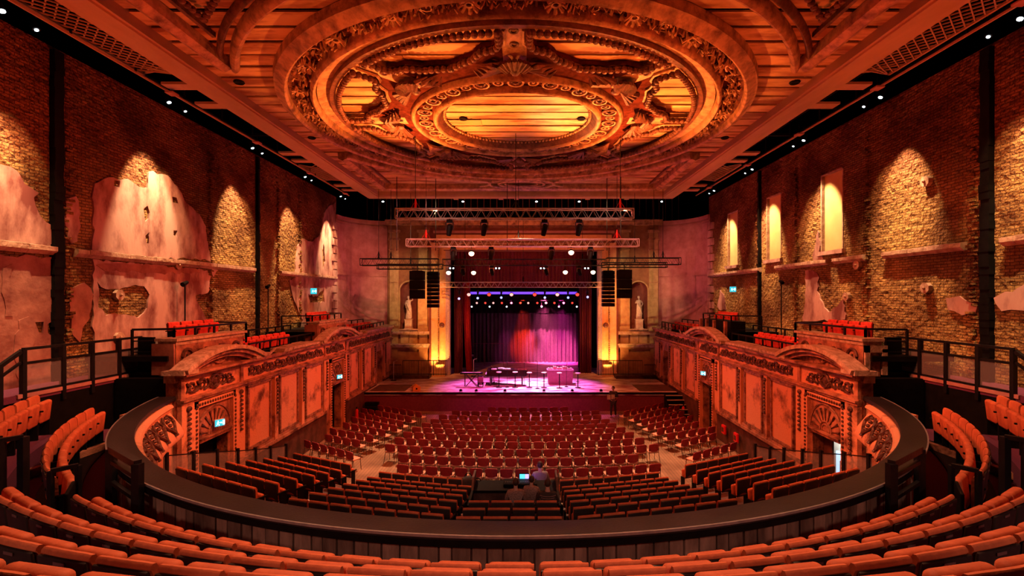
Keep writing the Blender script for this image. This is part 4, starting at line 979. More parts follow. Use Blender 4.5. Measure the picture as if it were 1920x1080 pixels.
MB(MP).lathe([(10.12, ZC-3.7), (10.12, ZC-2.9), (10.26, ZC-2.9), (10.26, ZC-3.7)], CC, -A76, A76, 80).build('core', M['dado'], par)
rg = random.Random(21); th = -rad(72)
while th < rad(72):
    wd = rg.uniform(.15, .27); d = wd/10.3; m = MB(MP); zb = ZC-3.6; zt = ZC-2.92-(.05 if rg.random() < .2 else 0); r0 = 10.27; r1 = 10.305+rg.uniform(0, .02)
    m.lathe([(r0, zb), (r0, zt), (r1, zt), (r1, zb)], CC, th+.0012, th+d-.0012, 1); m.build('plank', M['rim_wood'], par); th += d
# bulging plaster front seen on the auditorium side
MB(MP).lathe([(10.05, ZC-2.93), (9.96, ZC-2.93), (9.94, ZC-2.98), (9.96, ZC-3.02), (9.92, ZC-3.15), (9.82, ZC-3.3), (9.68, ZC-3.5), (9.60, ZC-3.7), (9.62, ZC-3.82), (9.72, ZC-3.88), (9.80, ZC-4.0), (10.1, ZC-4.05)], CC, -rad(72.5), rad(72.5), 86).build('bulging_front', M['panel'], par, smooth=True)
for s in (-1, 1):
    for k in range(7):
        a0 = s*rad(42+k*4.5); orn = MB(MP)
        for fl in (-1, 1):
            pts = []
            for j in range(12):
                q = j/11; a = a0+s*fl*(.016+.018*sin(q*PI*1.5)); zz = ZC-3.12-.5*q; rr = 9.90-.30*q-.03
                pts.append(pol(rr, a, zz))
            orn.tube(pts, .035, 5)
        for j in range(5): orn.ball(pol(9.84-.05*j, a0, ZC-3.15-.1*j), (.06, .06, .05), 6, 4)
        orn.build('console_ornament', M['carve_dark'], par, smooth=True)
MB(MP).lathe([(9.88, ZC-2.94), (9.85, ZC-3.0), (9.90, ZC-3.05), (9.97, ZC-3.02), (9.97, ZC-2.92)], CC, -rad(72.7), rad(72.7), 86).build('top_moulding', M['panel'], par, smooth=True)
# plaster wall under the circle, beyond the last box bay
for s in (-1, 1):
    wu = struct(MB().box(s*9.75, s*9.95, 8.5, 13.5, 0, ZC-3.9).build('wall_under_circle_'+('left' if s < 0 else 'right'), M['panel']))
    MB().box(s*9.75, s*9.62, 8.5, 13.5, ZC-3.55, ZC-3.42).box(s*9.75, s*9.67, 8.5, 13.5, ZC-3.62, ZC-3.55).build('moulding', M['fascia'], wu)
    MB().box(s*9.75, s*9.9, 11.9, 13.5, ZC-3.9, ZC-2.93).build('upper_panel', M['panel'], wu)
    struct(MB().box(s*9.6, s*9.9, 13.35, 13.5, ZC-2.4, ZC-2.1).build('trim_end_'+('left' if s < 0 else 'right'), M['cap']))
# guard frames on the parapet
for s in (-1, 1):
    sd = 'left' if s < 0 else 'right'
    p0, p1 = Vector(pol(10.52, s*rad(31.8), ZC-3.6)), Vector(pol(10.52, s*rad(38.3), ZC-3.6))
    t = thing('parapet_rail', 'heavy black guard frame on the parapet at the foot of the %s aisle' % sd, 'railing', p0); d = p1-p0
    for q in (Vector(), d): MB().bar(q, q+Vector((0, 0, 1.15)), .11).build('post', M['steel'], t)
    MB().bar(Vector((0, 0, 1.15)), d+Vector((0, 0, 1.15)), .10).build('top_rail', M['ledge'], t)
    for zz in (.95, .62): MB().bar(Vector((0, 0, zz)), d+Vector((0, 0, zz)), .06).build('mid_rail', M['steel'], t)
    for k, (r, th, zf, h, dd) in enumerate(((10.95, 37.2, 3.6, 1.05, .30), (11.55, 36.4, 3.3, 1.35, .22), (12.45, 37, 3.2, 1.2, .3))):
        a = Vector(pol(r, s*rad(th), ZC-zf)); b = Vector(pol(r+dd, s*rad(th), ZC-zf)); d2 = b-a
        t = thing('aisle_rail', '%s black aisle rail on the %s side of the circle' % (('slim waist-high', 'broad', 'rearmost')[k], sd), 'railing', a)
        for q in (Vector(), d2): MB().bar(q, q+Vector((0, 0, h)), .06 if k != 1 else .09).build('post', M['steel'], t)
        MB().bar(Vector((0, 0, h)), d2+Vector((0, 0, h)), .06).build('top_rail', M['steel'], t)
    # low end panel with the row letter
    a = Vector(pol(11.1, s*rad(35.6), ZC-3.6)); t = thing('row_end_panel', 'black end panel of the front %s side row by the aisle' % sd, 'panel', a, -s*rad(35.6)+0)
    MB().rbox((0, 0, .42), (.05, .6, .84), .02, 2).build('panel', M['black'], t)
    if s > 0: txt('A', .11, (0, -.306, .55), (PI/2, 0, 0), M['white'], t, 'row_letter')

# theatre seat: local +Y faces the stage, origin on the floor
def make_seat(name, cat, grp, vel, plate_=True, low=False):
    t = thing(name, '', cat, (0, 0, 0), 0, grp)
    T = Matrix.Rotation(rad(6), 4, 'X')
    bs = MB(); bs.rbox((0, -.058, .60), (.485, .03, .49), .015, 2, T); bs.build('back_shell', M['shell'], t, smooth=True)
    bc = MB(); prof = [(-.03, .40), (.03, .40), (.045, .62), (.03, .84), (.0, .882), (-.035, .888), (-.060, .872), (-.066, .852), (-.05, .845), (-.03, .80)]
    prof = [(y*.78-.022, z) for y, z in prof]
    w_ = .243; k = len(prof); vs = []; n = 6
    for i in range(n+1):
        u = -1+2*i/n; q = 1-.10*abs(u)**6
        for y, z in prof: vs.append((u*w_, y*q-.012*(1-u*u), .62+(z-.62)*(1-.035*abs(u)**5)))
    fs = [tuple(range(k)), tuple(reversed([n*k+j for j in range(k)]))]
    for i in range(n):
        for j in range(k): j2 = (j+1) % k; fs.append((i*k+j, (i+1)*k+j, (i+1)*k+j2, i*k+j2))
    bc.add(vs, fs); bc.build('back_cushion', M[vel], t, smooth=True)
    sc = MB(); T2 = Matrix.Rotation(rad(-6), 4, 'X'); sc.rbox((0, .15, .555) if not low else (0, .14, .47), (.475, .12, .46) if not low else (.47, .10, .36), .05, 4, T2); sc.build('tip_up_seat', M[vel], t, smooth=True)
    fr = MB(); 
    fr.rbox((.268, .08, .60), (.045, .34, .035), .012, 2); fr.box(.255, .281, -.02, .16, .0, .59); fr.box(-.281, -.255, -.02, .16, 0, .4); fr.box(-.25, .25, .12, .17, .32, .36)
    fr.build('arm_frame', M['black'], t, smooth=True)
    if plate_: MB().box(-.055, .055, -.105, -.098, .80, .822).build('number_plate', M['plate'], t)
    return remember(t)
seatC = make_seat('circle_seat', 'theatre seat', 'tip-up seats in the circle', 'velvet')
cnt = {'c': 0}
def place(proto, used, loc, rz, label, grp, scale=None):
    if not used.get(proto.name):
        used[proto.name] = 1; proto.location = loc; proto.rotation_euler = (0, 0, rz); proto['label'] = label; proto['group'] = grp
        if scale: proto.scale = scale
        return proto
    return dup(proto, loc, rz, label, grp, scale)
used = {}
RN = 'front second third fourth'.split()
def arc_row(r, zt, th0, th1, row, blk, skip=None, pitch=.545):
    n = int(round(abs(th1-th0)*r/pitch)); k = 0
    for i in range(n):
        th = th0+(th1-th0)*(i+.5)/n
        if skip and skip(th): continue
        p = pol(r, th, ZC-zt)
        lab = {'b': 'orange velvet circle seat, %s from the left in the %s row behind the parapet', 'l': 'orange velvet seat, %s from the aisle in the %s row of the left side block',
               'r': 'orange velvet seat, %s from the aisle in the %s row of the right side block'}[blk] % (nth(k), RN[row])
        place(seatC, used, p, th, lab, 'tip-up seats in the circle', (1, 1, 1.055)); k += 1
rows = [(11.16, 3.6), (11.99, 3.2), (12.82, 2.8), (13.64, 2.4)]
arc_row(rows[0][0], rows[0][1], -rad(32.2), rad(32.2), 0, 'b')
arc_row(rows[1][0], rows[1][1], -rad(32.6), rad(32.6), 1, 'b')
arc_row(rows[2][0], rows[2][1], -rad(23), rad(23), 2, 'b')
arc_row(rows[3][0], rows[3][1], -rad(15), rad(15), 3, 'b', skip=lambda a: abs(a) < rad(6))
for s, bl in ((-1, 'l'), (1, 'r')):
    arc_row(rows[0][0], rows[0][1], s*rad(37.5), s*rad(67.0), 0, bl)
    arc_row(rows[1][0]+.12, rows[1][1], s*rad(50), s*rad(66.5), 1, bl)
    # kerb under the side rows
    struct(MB().lathe([(10.75, ZC-3.6), (10.75, ZC-3.56), (11.35, ZC-3.56), (11.35, ZC-3.6)], CC, *sorted((s*rad(37), s*rad(68))), 20).build('trim_kerb_'+('left' if s < 0 else 'right'), M['black']))
# ------------------------------------------------------------------ stalls seats
seatS = make_seat('stalls_seat', 'theatre seat', 'tip-up seats in the stalls', 'velvet', False, True)
def px_row(proto, a, b, n, t, labf, grp, bow=0.0, sc=None, floor_z=None):
    A, Bp = at_h(*a, t), at_h(*b, t); d = Bp-A; L_ = d.length; rz = math.atan2(d.y, d.x); nrm = Vector((-sin(rz), cos(rz), 0))
    if n is None: n = int(round(L_/.53))
    for i in range(n):
        u = (i+.5)/n if sc else i/(n-1); p = A+d*u+nrm*(-bow*(1-(2*u-1)**2)); th = rz+math.atan(bow*4*(2*u-1)/L_)
        s_ = (L_/n)/.548 if sc else None
        place(proto, used, (p.x, p.y, floor_z), th, labf(i, n), grp, (s_, s_, .97) if sc else None)
NS = {'x': [6]*8, 'l': [6, 7, 7, 7, 7, 7, 7, 7], 'r': [7]*8, 't': [6]*8}
for key, R_, nm in (('x', RX, 'left side block'), ('l', RL, 'left centre block'), ('r', RR, 'right centre block'), ('t', RT, 'right side block')):
    for i in range(8):
        row = 'front row' if i == 0 else (nth(i)+' row from the front' if i < 7 else 'rearmost row')
        px_row(seatS, R_[i][0], R_[i][1], NS[key][i], tops(i), lambda k, n, row=row, nm=nm: 'dark-backed orange stalls seat, %s from left, %s, %s' % (nth(k), row, nm), 'tip-up seats in the stalls', .04 if key in 'lr' else .0, True, stepz(i))
for i, (y, x0, x1) in enumerate(((937.5, 877, 1046), (951, 866, 1052), (967, 853, 1056))):
    px_row(seatS, (x0, y), (x1, y), 4, tops(4+i), lambda k, n, i=i: 'wide dark-backed stalls seat, %s from the left, %s row behind the sound desk' % (nth(k), nth(i)), 'seats behind the sound desk', 0, True, stepz(4+i))
# glazed rail beside the side blocks
for s, R_ in ((-1, RX), (1, RT)):
    sd = 'left' if s < 0 else 'right'; pts = []
    for i in range(8):
        p = at_h(*(R_[i][0] if s < 0 else R_[i][1]), tops(i)); pts.append(Vector((p.x+s*.32, p.y, stepz(i))))
    c = pts[4].copy(); t = thing('glass_balustrade', 'dark glass balustrade with black posts beside the %s side block of the stalls' % sd, 'railing', c)
    for p in pts: MB().bar(p-c, p-c+Vector((0, 0, 1.2)), .09).build('post', M['steel'], t)
    for a, b in zip(pts, pts[1:]):
        mb = MB(); a2, b2 = a-c, b-c; e = (b2-a2)*.06
        mb.add([a2+e+Vector((0, 0, .1)), b2-e+Vector((0, 0, .1)), b2-e+Vector((0, 0, 1.1)), a2+e+Vector((0, 0, 1.1)), a2+e+Vector((.012, 0, .1)), b2-e+Vector((.012, 0, .1)), b2-e+Vector((.012, 0, 1.1)), a2+e+Vector((.012, 0, 1.1))], [(0, 1, 2, 3), (7, 6, 5, 4), (0, 4, 5, 1), (3, 2, 6, 7), (0, 3, 7, 4), (1, 5, 6, 2)])
        mb.build('glass_pane', M['glass'], t); MB().bar(a2+Vector((0, 0, 1.12)), b2+Vector((0, 0, 1.12)), .03).build('top_rail', M['steel'], t)

# ------------------------------------------------------------------ loose chairs
def make_chair():
    t = thing('stacking_chair', '', 'chair', (0, 0, 0), 0, 'stacking chairs'); T = Matrix.Rotation(rad(10), 4, 'X')
    b = MB(); nx = 6; vs = []; fs = []
    for side in (0, 1):
        for k in range(6):
            v = k/5; wv = .215+.015*v-(.05*max(0, v-.8)/.2)
            for i in range(nx+1):
                u = -1+2*i/nx; z = .50+.31*v-(.022*u*u if v > .9 else 0)+( -.03*(1-u*u) if v < .1 else 0)
                vs.append((u*wv, -.20-.06*v+.05*u*u-.0+side*.035, z))
    W_ = nx+1; Tn = 6*W_
    for k in range(5):
        for i in range(nx): a = k*W_+i; fs += [(a, a+W_, a+1+W_, a+1), (a+Tn, a+1+Tn, a+1+W_+Tn, a+W_+Tn)]
    for k in range(5):
        a = k*W_; fs.append((a, a+Tn, a+W_+Tn, a+W_)); a += nx; fs.append((a, a+W_, a+W_+Tn, a+Tn))
    for i in range(nx): fs.append((i, i+1, i+1+Tn, i+Tn)); a = 5*W_+i; fs.append((a, a+Tn, a+1+Tn, a+1))
    b.add(vs, fs); b.build('backrest', M['chair_red'], t, smooth=True)
    s_ = MB(); s_.rbox((0, .03, .445), (.44, .42, .05), .02, 3); s_.build('seat', M['chair_seat'], t, smooth=True)
    for s in (-1, 1):
        MB().tube([(s*.235, .22, 0), (s*.225, .18, .42), (s*.24, .20, .64), (s*.245, -.10, .65)], .012, 5).build('front_leg', M['chrome'], t)
        MB().tube([(s*.235, -.26, 0), (s*.215, -.16, .42), (s*.205, -.20, .62)], .012, 5).build('rear_leg', M['chrome'], t)
    for q in (.18, -.16): MB().tube([(-.22, q, .415), (.22, q, .415)], .01, 5).build('crossbar', M['chrome'], t)
    return remember(t)
chair = make_chair()
def Z(i, x, y): # helper for enlargements: pixel in the picture
    ox, oy = ((680, 740), (960, 740), (520, 740), (1120, 740))[i-1]; return (ox+x/6, oy+y/6)
CR = [(922.5, 1057.5, 8, 764, 0), (854, 1117.5, 15, 772.5, .2), (829, 1121, 16, 781, .3), (813, 1137, 17, 790, .35), (796, 1150, 18, 798, .4), (777, 1167.5, 19, 807, .45), (759, 1184, 20, 817, .5), (742, 1205, 20, 829, .55), (723, 1234, 21, 843, .6), (751, 1191, 18, 860, .4), (750, 1235, 18, 880, .45)]
for r, (x0, x1, n, y, bow) in enumerate(CR):
    t = 6.1; Ym = t*F/(y-VY); xa, xb = wx(x0, Ym), wx(x1, Ym); Ro = 22.0; mid = (xa+xb)/2*.3
    for i in range(n):
        X = xa+(xb-xa)*i/(n-1); Y = Ym+(X-mid)**2/(2*Ro); th = math.atan((X-mid)/Ro)
        place(chair, used, (X, Y+.25, 0), th, 'maroon stacking chair, %s from left in the %s row from the stage, centre block' % (nth(i), nth(r)), 'stacking chairs')
W1 = [((1150,120),(1575,190),6), ((965,155),(1460,240),7), ((935,205),(1365,290),6), ((850,250),(1290,340),6), ((760,315),(1160,390),5), ((615,380),(1015,450),5), ((560,450),(865,505),4), ((320,515),(790,640),6)]
W2 = [((345,180),(730,92),6), ((460,225),(910,118),7), ((550,272),(960,185),6), ((620,325),(1060,235),6), ((730,375),(1120,305),5), ((850,430),(1300,362),5), ((1005,500),(1315,435),4), ((1145,645),(1550,540),5)]
for w_i, (WW, q, nm) in enumerate(((W1, 3, 'left'), (W2, 4, 'right'))):
    for r, (a, b, n) in enumerate(WW):
        A, Bp = at_h(*Z(q, *a), 6.1), at_h(*Z(q, *b), 6.1); d = Bp-A; rz = math.atan2(d.y, d.x); nr = Vector((-sin(rz), cos(rz), 0))*.25
        for i in range(n):
            p = A+d*i/(n-1)+nr
            place(chair, used, (p.x, p.y, 0), rz+.02*((i*7+r*3) % 5-2), 'maroon stacking chair, %s from left in the %s row from the stage, %s wing' % (nth(i), nth(r), nm), 'stacking chairs')
# ------------------------------------------------------------------ red seats in the boxes
seatB = make_seat('gallery_armchair', 'theatre seat', 'red seats in the boxes', 'velvet_red', False)
for s in (-1, 1):
    sd = 'left' if s < 0 else 'right'
    for ya, yb, n, X0, X1, zf, nm in ((15.4, 17.7, 4, 11.3, 11.3, 5.2, 'raised near'), (18.4, 23.0, 8, 11.3, 11.3, 4.35, 'low middle'), (25.2, 27.8, 5, 11.3, 11.3, 5.2, 'raised far'), (28.6, 32.8, 8, 10.75, 10.35, 4.35, 'farthest')):
        for i in range(n):
            u = (i+.5)/n; p = (s*(X0+(X1-X0)*u), ya+(yb-ya)*u, zf)
            place(seatB, used, p, s*PI/2 if s > 0 else -PI/2, 'red velvet seat, %s from near end, %s box on the %s' % (nth(i), nm, sd), 'red seats in the boxes')
# ================================================================== RIGGING
def lattice_truss(name, label, xa, xb, y, z, h, mt, grp=None, dep=None, drops=(), ztop=None):
    t = thing(name, label, 'truss', ((xa+xb)/2, y, z), 0, grp); L_ = (xb-xa)/2; dep = dep or h
    for yy in (-dep/2, dep/2):
        for zz in (-h/2, h/2): MB().tube([(-L_, yy, zz), (L_, yy, zz)], .027, 6).build('chord', mt, t)
    n = max(2, int(2*L_/(h*1.15))); br = MB()
    for k in range(n):
        x0 = -L_+2*L_*k/n; x1 = -L_+2*L_*(k+1)/n; xm = (x0+x1)/2
        for yy in (-dep/2, dep/2): br.tube([(x0, yy, -h/2), (xm, yy, h/2), (x1, yy, -h/2)], .013, 4)
        br.tube([(x0, -dep/2, h/2), (x1, dep/2, h/2)], .012, 4)
        br.tube([(x0, -dep/2, -h/2), (x1, dep/2, -h/2)], .012, 4)
    for x_ in (-L_, L_):
        for yy in (-dep/2, dep/2): br.tube([(x_, yy, -h/2), (x_, yy, h/2)], .02, 5)
    br.build('bracing', mt, t); return t
def chain(label, x, y, z0, z1, red=None, m_='steel'):
    t = thing('hoist_chain', label, 'chain', (x, y, z0)); MB().tube([(0, 0, 0), (0, 0, z1-z0)], .014, 5).build('chain', M[m_], t)
    MB().tube([(0, 0, .02), (0, 0, .3)], .05, 6).tube([(0, 0, .3), (0, 0, .45)], [.05, .015], 6).build('hook', M['ext_red'] if red else M['black'], t)
    MB().tube([(-.22, 0, -.02), (0, 0, .35), (.22, 0, -.02)], .013, 4).tube([(0, -.22, -.02), (0, 0, .35), (0, .22, -.02)], .013, 4).build('sling', M['ext_red'] if red else M['steel'], t); return t
lattice_truss('lighting_truss', 'nearest silver truss, hung highest and carrying four moving heads', wx(743,20), wx(1187,20), 20, wz(401.5,20), .40, M['truss'])
lattice_truss('lighting_truss', 'second silver truss with lamps lit red and white below it', wx(763,26.5), wx(1197,26.5), 26.5, wz(455.5,26.5), .40, M['truss'])
lattice_truss('lighting_truss', 'thin grey truss over the stage front carrying the blue and red lamps', wx(823,34.2), wx(1130,34.2), 34.2, wz(534,34.2), .36, M['truss'])
lattice_truss('lighting_truss', 'dim upper truss in front of the stage opening', -5.5, 5.7, 33.1, wz(492,33.1), .42, M['steel'])
lattice_truss('speaker_truss', 'black truss at the upper left holding the loudspeaker columns', wx(677,29), wx(822,29), 29, wz(491.5,29), .40, M['steel'])
lattice_truss('speaker_truss', 'black truss at the upper right holding the loudspeaker columns', wx(1137,29), wx(1275,29), 29, wz(490,29), .40, M['steel'])
lattice_truss('speaker_truss', 'lower second black truss just behind the left loudspeaker truss', wx(708,30), wx(830,30), 30, wz(500,30), .30, M['steel'])
lattice_truss('speaker_truss', 'lower second black truss just behind the right loudspeaker truss', wx(1128,30), wx(1250,30), 30, wz(497,30), .30, M['steel'])
for lab, px, Y, py, red in (('left chain of the nearest silver truss hung from the ceiling rose', 779, 20, 392, 1), ('central chain of the nearest silver truss', 967, 20, 392, 0), ('right chain of the nearest silver truss hung from the ceiling rose', 1163, 20, 392, 1),
                       ('left chain of the second silver truss', 799, 26.5, 446, 1), ('right chain of the second silver truss', 1157, 26.5, 446, 1), ('central chain of the second silver truss', 972, 26.5, 446, 0),
                       ('outer chain of the left loudspeaker truss', 710, 29, 485, 0), ('inner chain of the left loudspeaker truss', 733, 29, 485, 0), ('outer chain of the right loudspeaker truss', 1243, 29, 484, 0), ('inner chain of the right loudspeaker truss', 1226, 29, 484, 0),
                       ('chain of the stage lamp truss at its centre', 981, 34.2, 529, 0), ('left chain of the dim upper truss', 872, 33.1, 486, 0), ('right chain of the dim upper truss', 1092, 33.1, 486, 0),
                       ('chain of the lower second truss on the left', 770, 30, 495, 0), ('chain of the lower second truss on the right', 1190, 30, 492, 0), ('chain of the rear black truss deep on the stage', 960, 38.8, 557, 0)):
    chain(lab, wx(px, Y), Y, wz(py, Y), 13.74 if Y < 28.5 else (13.4 if Y < 31 else (16.8 if Y < 38 else 12.8)), red)
for px in (744, 817, 951, 1138, 1164):
    t = thing('rigging_pipe', 'slim black vertical pipe between ceiling and trusses, %s' % {744:'left of the second truss',817:'over the left end of the second truss',951:'just left of centre',1138:'right of centre with thick end',1164:'over the right truss end'}[px], 'pipe', (wx(px, 27.3), 27.3, wz(470, 27.3))); MB().tube([(0, 0, 0), (0, 0, 13.76-wz(470, 27.3))], .022, 6).build('pipe', M['steel'], t)
def moving_head(label, px, py, Y, grp, sc=1.0, tilt=20, hang=None, glow=None):
    t = thing('moving_head_lamp', label, 'stage lamp', (wx(px, Y), Y, wz(py, Y)), 0, grp); k = sc
    MB().rbox((0, 0, -.07*k), (.28*k, .22*k, .14*k), .03*k, 2).tube([(0, 0, 0), (0, 0, max(.08*k, (hang or 0)-wz(py, Y)))], .03*k, 6).bar((0, -.24, max(.08*k, (hang or 0)-wz(py, Y))), (0, .24, max(.08*k, (hang or 0)-wz(py, Y))), .03).build('base', M['black'], t)
    MB().box(-.19*k, -.15*k, -.05*k, .05*k, -.48*k, -.12*k).box(.15*k, .19*k, -.05*k, .05*k, -.48*k, -.12*k).box(-.19*k, .19*k, -.05*k, .05*k, -.16*k, -.12*k).build('yoke', M['chrome'], t, smooth=False)
    R_ = Matrix.Translation((0, 0, -.42*k)) @ Matrix.Rotation(rad(tilt), 4, 'X') @ Matrix.Rotation(rad(tilt*.6), 4, 'Y')
    h = MB(R_); h.tube([(0, 0, .22*k), (0, 0, .16*k), (0, 0, -.05*k), (0, 0, -.25*k), (0, 0, -.33*k)], [.07*k, .13*k, .135*k, .12*k, .105*k], 12); h.build('head', M['black'], t, smooth=True)
    MB(R_).tube([(0, 0, -.325*k), (0, 0, -.345*k)], .095*k, 12).build('lens', M['piano'], t) if not glow else MB().ball((0, -.1, glow), (.085, .06, .085), 10, 6).build('lens', M['hot_blue'], t); return t
P4 = ['leftmost', 'second from left', 'second from right', 'rightmost']
for i, px in enumerate((843, 908, 1021, 1086)): moving_head('dark moving head lamp under the nearest silver truss, %s of four' % P4[i], px, 412, 20, 'moving heads on the nearest truss', .88, 18, wz(401.5, 20)-.2)
for i, px in enumerate((850, 921, 1034, 1107)): moving_head('moving head lamp under the second truss, %s of four' % P4[i], px, 463, 26.5, 'moving heads on the second truss', .95, 12, wz(455.5, 26.5)-.2)
for i, px in enumerate((868, 922, 1024, 1086)): moving_head('dim moving head under the dim upper truss, %s of four' % P4[i], px, 499, 33.1, 'moving heads on the dim truss', .9, -25, wz(492, 33.1)-.21)
def par(label, px, py, Y, grp, lens, r=.12, hang=None):
    t = thing('par_lamp', label, 'stage lamp', (wx(px, Y), Y, wz(py, Y)), 0, grp)
    MB().tube([(0, .30, .10), (0, .12, .04), (0, .0, 0)], [r*.5, r*.95, r*1.1], 10, cap=True).build('can', M['black'], t, smooth=True)
    MB().tube([(0, 0, 0), (0, -.015, 0), (0, -.04, -.0)], [r, r*.95, r*.5], 12).build('lens', M[lens], t)
    MB().tube([(-r*1.15, .05, 0), (-r*1.15, .06, r*1.6), (r*1.15, .06, r*1.6), (r*1.15, .05, 0)], .012, 5).tube([(0, .06, r*1.6), (0, .06, max(r*1.6+.1, (hang or 0)-wz(py, Y)))], .015, 5).bar((0, -.24, max(r*1.6+.1, (hang or 0)-wz(py, Y))), (0, .28, max(r*1.6+.1, (hang or 0)-wz(py, Y))), .025).build('yoke', M['steel'], t); return t
for nm, px, py, Y in (('second truss, left of centre', 884, 475, 26.5), ('second truss, right of centre', 1071, 473, 26.5)):
    par('glowing white-red flood lamp below the '+nm, px, py, Y, None, 'hot', .16, wz(455.5, 26.5)-.19)
for i, (px, py) in enumerate(((841, 511), (888, 511), (1060, 510), (1112, 510))): par('glowing flood lamp of the lower lit row, %s of four' % P4[i], px, py, 33, 'lower lit flood lamps', 'hot', .17, wz(492, 33.1)-.21)
for i, px in enumerate((847, 933, 1017, 1100)):
    t = thing('twin_lamp', 'small twin white lamp above the lower flood row, %s of four' % P4[i], 'stage lamp', (wx(px, 33.24), 33.24, wz(503, 33.24)), 0, 'twin white lamps')
    MB().box(-.24, .24, .02, .12, -.07, .07).bar((0, .07, .07), (0, .07, wz(492, 33)-.2-wz(503, 33.24)), .03).build('housing', M['black'], t)
    for q in (-.11, .11): MB().ball((q, 0, 0), (.055, .03, .055), 8, 5).build('lens', M['hot_white'], t)
BL = [(861, 'hot_blue', 560), (896, 'hot_blue', 559), (940, 'hot_blue', 558), (1021.5, 'hot_blue', 558), (1065, 'hot_blue', 558), (1101.5, 'hot_blue', 557)]
for i, (px, m_, py) in enumerate(BL):
    moving_head('small moving head beaming blue under the stage truss, %s from the left of six' % nth(i), px, 543, 34.2, 'blue moving heads', .5, 4, wz(534, 34.2)-.18, wz(py, 34.2)-wz(543, 34.2))
for i, (px, m_) in enumerate(((879, 'hot_pink'), (917, 'hot_red'), (959, 'hot_pink'), (1002.5, 'hot_red'), (1045, 'hot_pink'), (1082.5, 'hot_red'))):
    par('%s lamp on the stage truss, %s from left of the six warm ones' % ('pink-white' if i % 2 == 0 else 'red', nth(i)), px, 552, 34.2, 'warm lamps on the stage truss', m_, .13, wz(534, 34.2)-.18)
for i, px in enumerate((894, 910, 925, 941, 959, 975.5, 990.5, 1007.5, 1024, 1039.5, 1057, 1073)):
    par('tiny %s lamp in the rear lamp row, %s from left of twelve' % ('red' if i % 2 else 'pale pink', nth(i)), px, 568, 38.7, 'rear row of warm lamps', 'hot_red' if i % 2 else 'hot_pink', .085, wz(560, 38.8)-.14)
for i, px in enumerate((884.5, 918, 950, 1015.5, 1048, 1081.5)):
    par('tiny blue-white lamp below the rear lamp row, %s from left of six' % nth(i), px, 575, 38.9, 'rear row of cool lamps', 'hot_white', .065, wz(560, 38.8)-.14)
lattice_truss('rear_truss', 'black truss above the rear lamp row', -4.9, 4.6, 38.8, wz(560, 38.8), .3, M['black'])
# wall grazing fixtures under the roof
for s in (-1, 1):
    for i, gy in enumerate(GRAZE[s]):
        for j, dy in enumerate((0, .75)):
            t = thing('wall_washer', '%s white wall light under the roof, %s from the camera along the %s wall' % ('bright' if j == 0 else 'small', nth(i), 'left' if s < 0 else 'right'), 'spotlight', (s*11.45, gy+dy-.25, 13.25), 0, 'wall lights')
            R_ = Matrix.Rotation(rad(25*s), 4, 'Y')
            MB(R_).tube([(0, 0, .28), (0, 0, .06), (0, 0, 0)], [.05, .07, .08], 10).build('can', M['black'], t, smooth=True)
            MB(R_).tube([(0, 0, .0), (0, 0, -.02)], .06 if j == 0 else .04, 10).build('lens', M['hot_white'], t)
            MB().bar((0, 0, .28), (0, 0, .55), .03).build('bracket', M['steel'], t)
        t = thing('junction_box', 'pale flat box under the catwalk, %s from the camera on the %s side' % (nth(i), 'left' if s < 0 else 'right'), 'fixture', (s*10.95, gy-.8, 13.3)); MB().rbox((0, 0, 0), (.26, .3, .06), .01, 1).build('case', M['pink_wall'], t); MB().bar((0, 0, 0), (0, 0, .4), .02).build('stem', M['steel'], t)
for i, px in enumerate((718, 868, 1006, 1086, 1241)):
    t = thing('end_spot', 'tiny white spotlight beyond the far ceiling edge, %s from the left' % nth(i), 'spotlight', (wx(px, 33), 33, wz(378, 33)-.0), 0, 'far ceiling spots'); MB().ball((0, 0, 0), (.09, .05, .045), 8, 5).build('lens', M['hot_white'], t); MB().tube([(0, 0, .04), (0, 0, .3)], .05, 8).build('can', M['black'], t)
# slim wall lamps on stalks
for s, px, py, zt in ((-1, 326, 533, 0), (1, 1481, 530, 0), (-1, 487, 538, 0)):
    v = wl(px, py) if s < 0 else wr(px, py)
    t = thing('stalk_lamp', 'small black lamp on a tall thin stand against the %s wall%s' % ('left' if s < 0 else 'right', ', farther one' if px == 487 else ''), 'lamp', (s*12.1, v[0], 4.65))
    h = v[1]-4.65; MB().tube([(0, 0, 0), (0, 0, h)], .025, 6).build('pole', M['steel'], t); MB().tube([(0, .12, h+.08), (0, -.12, h-.02)], [.06, .09], 8).build('head', M['black'], t)
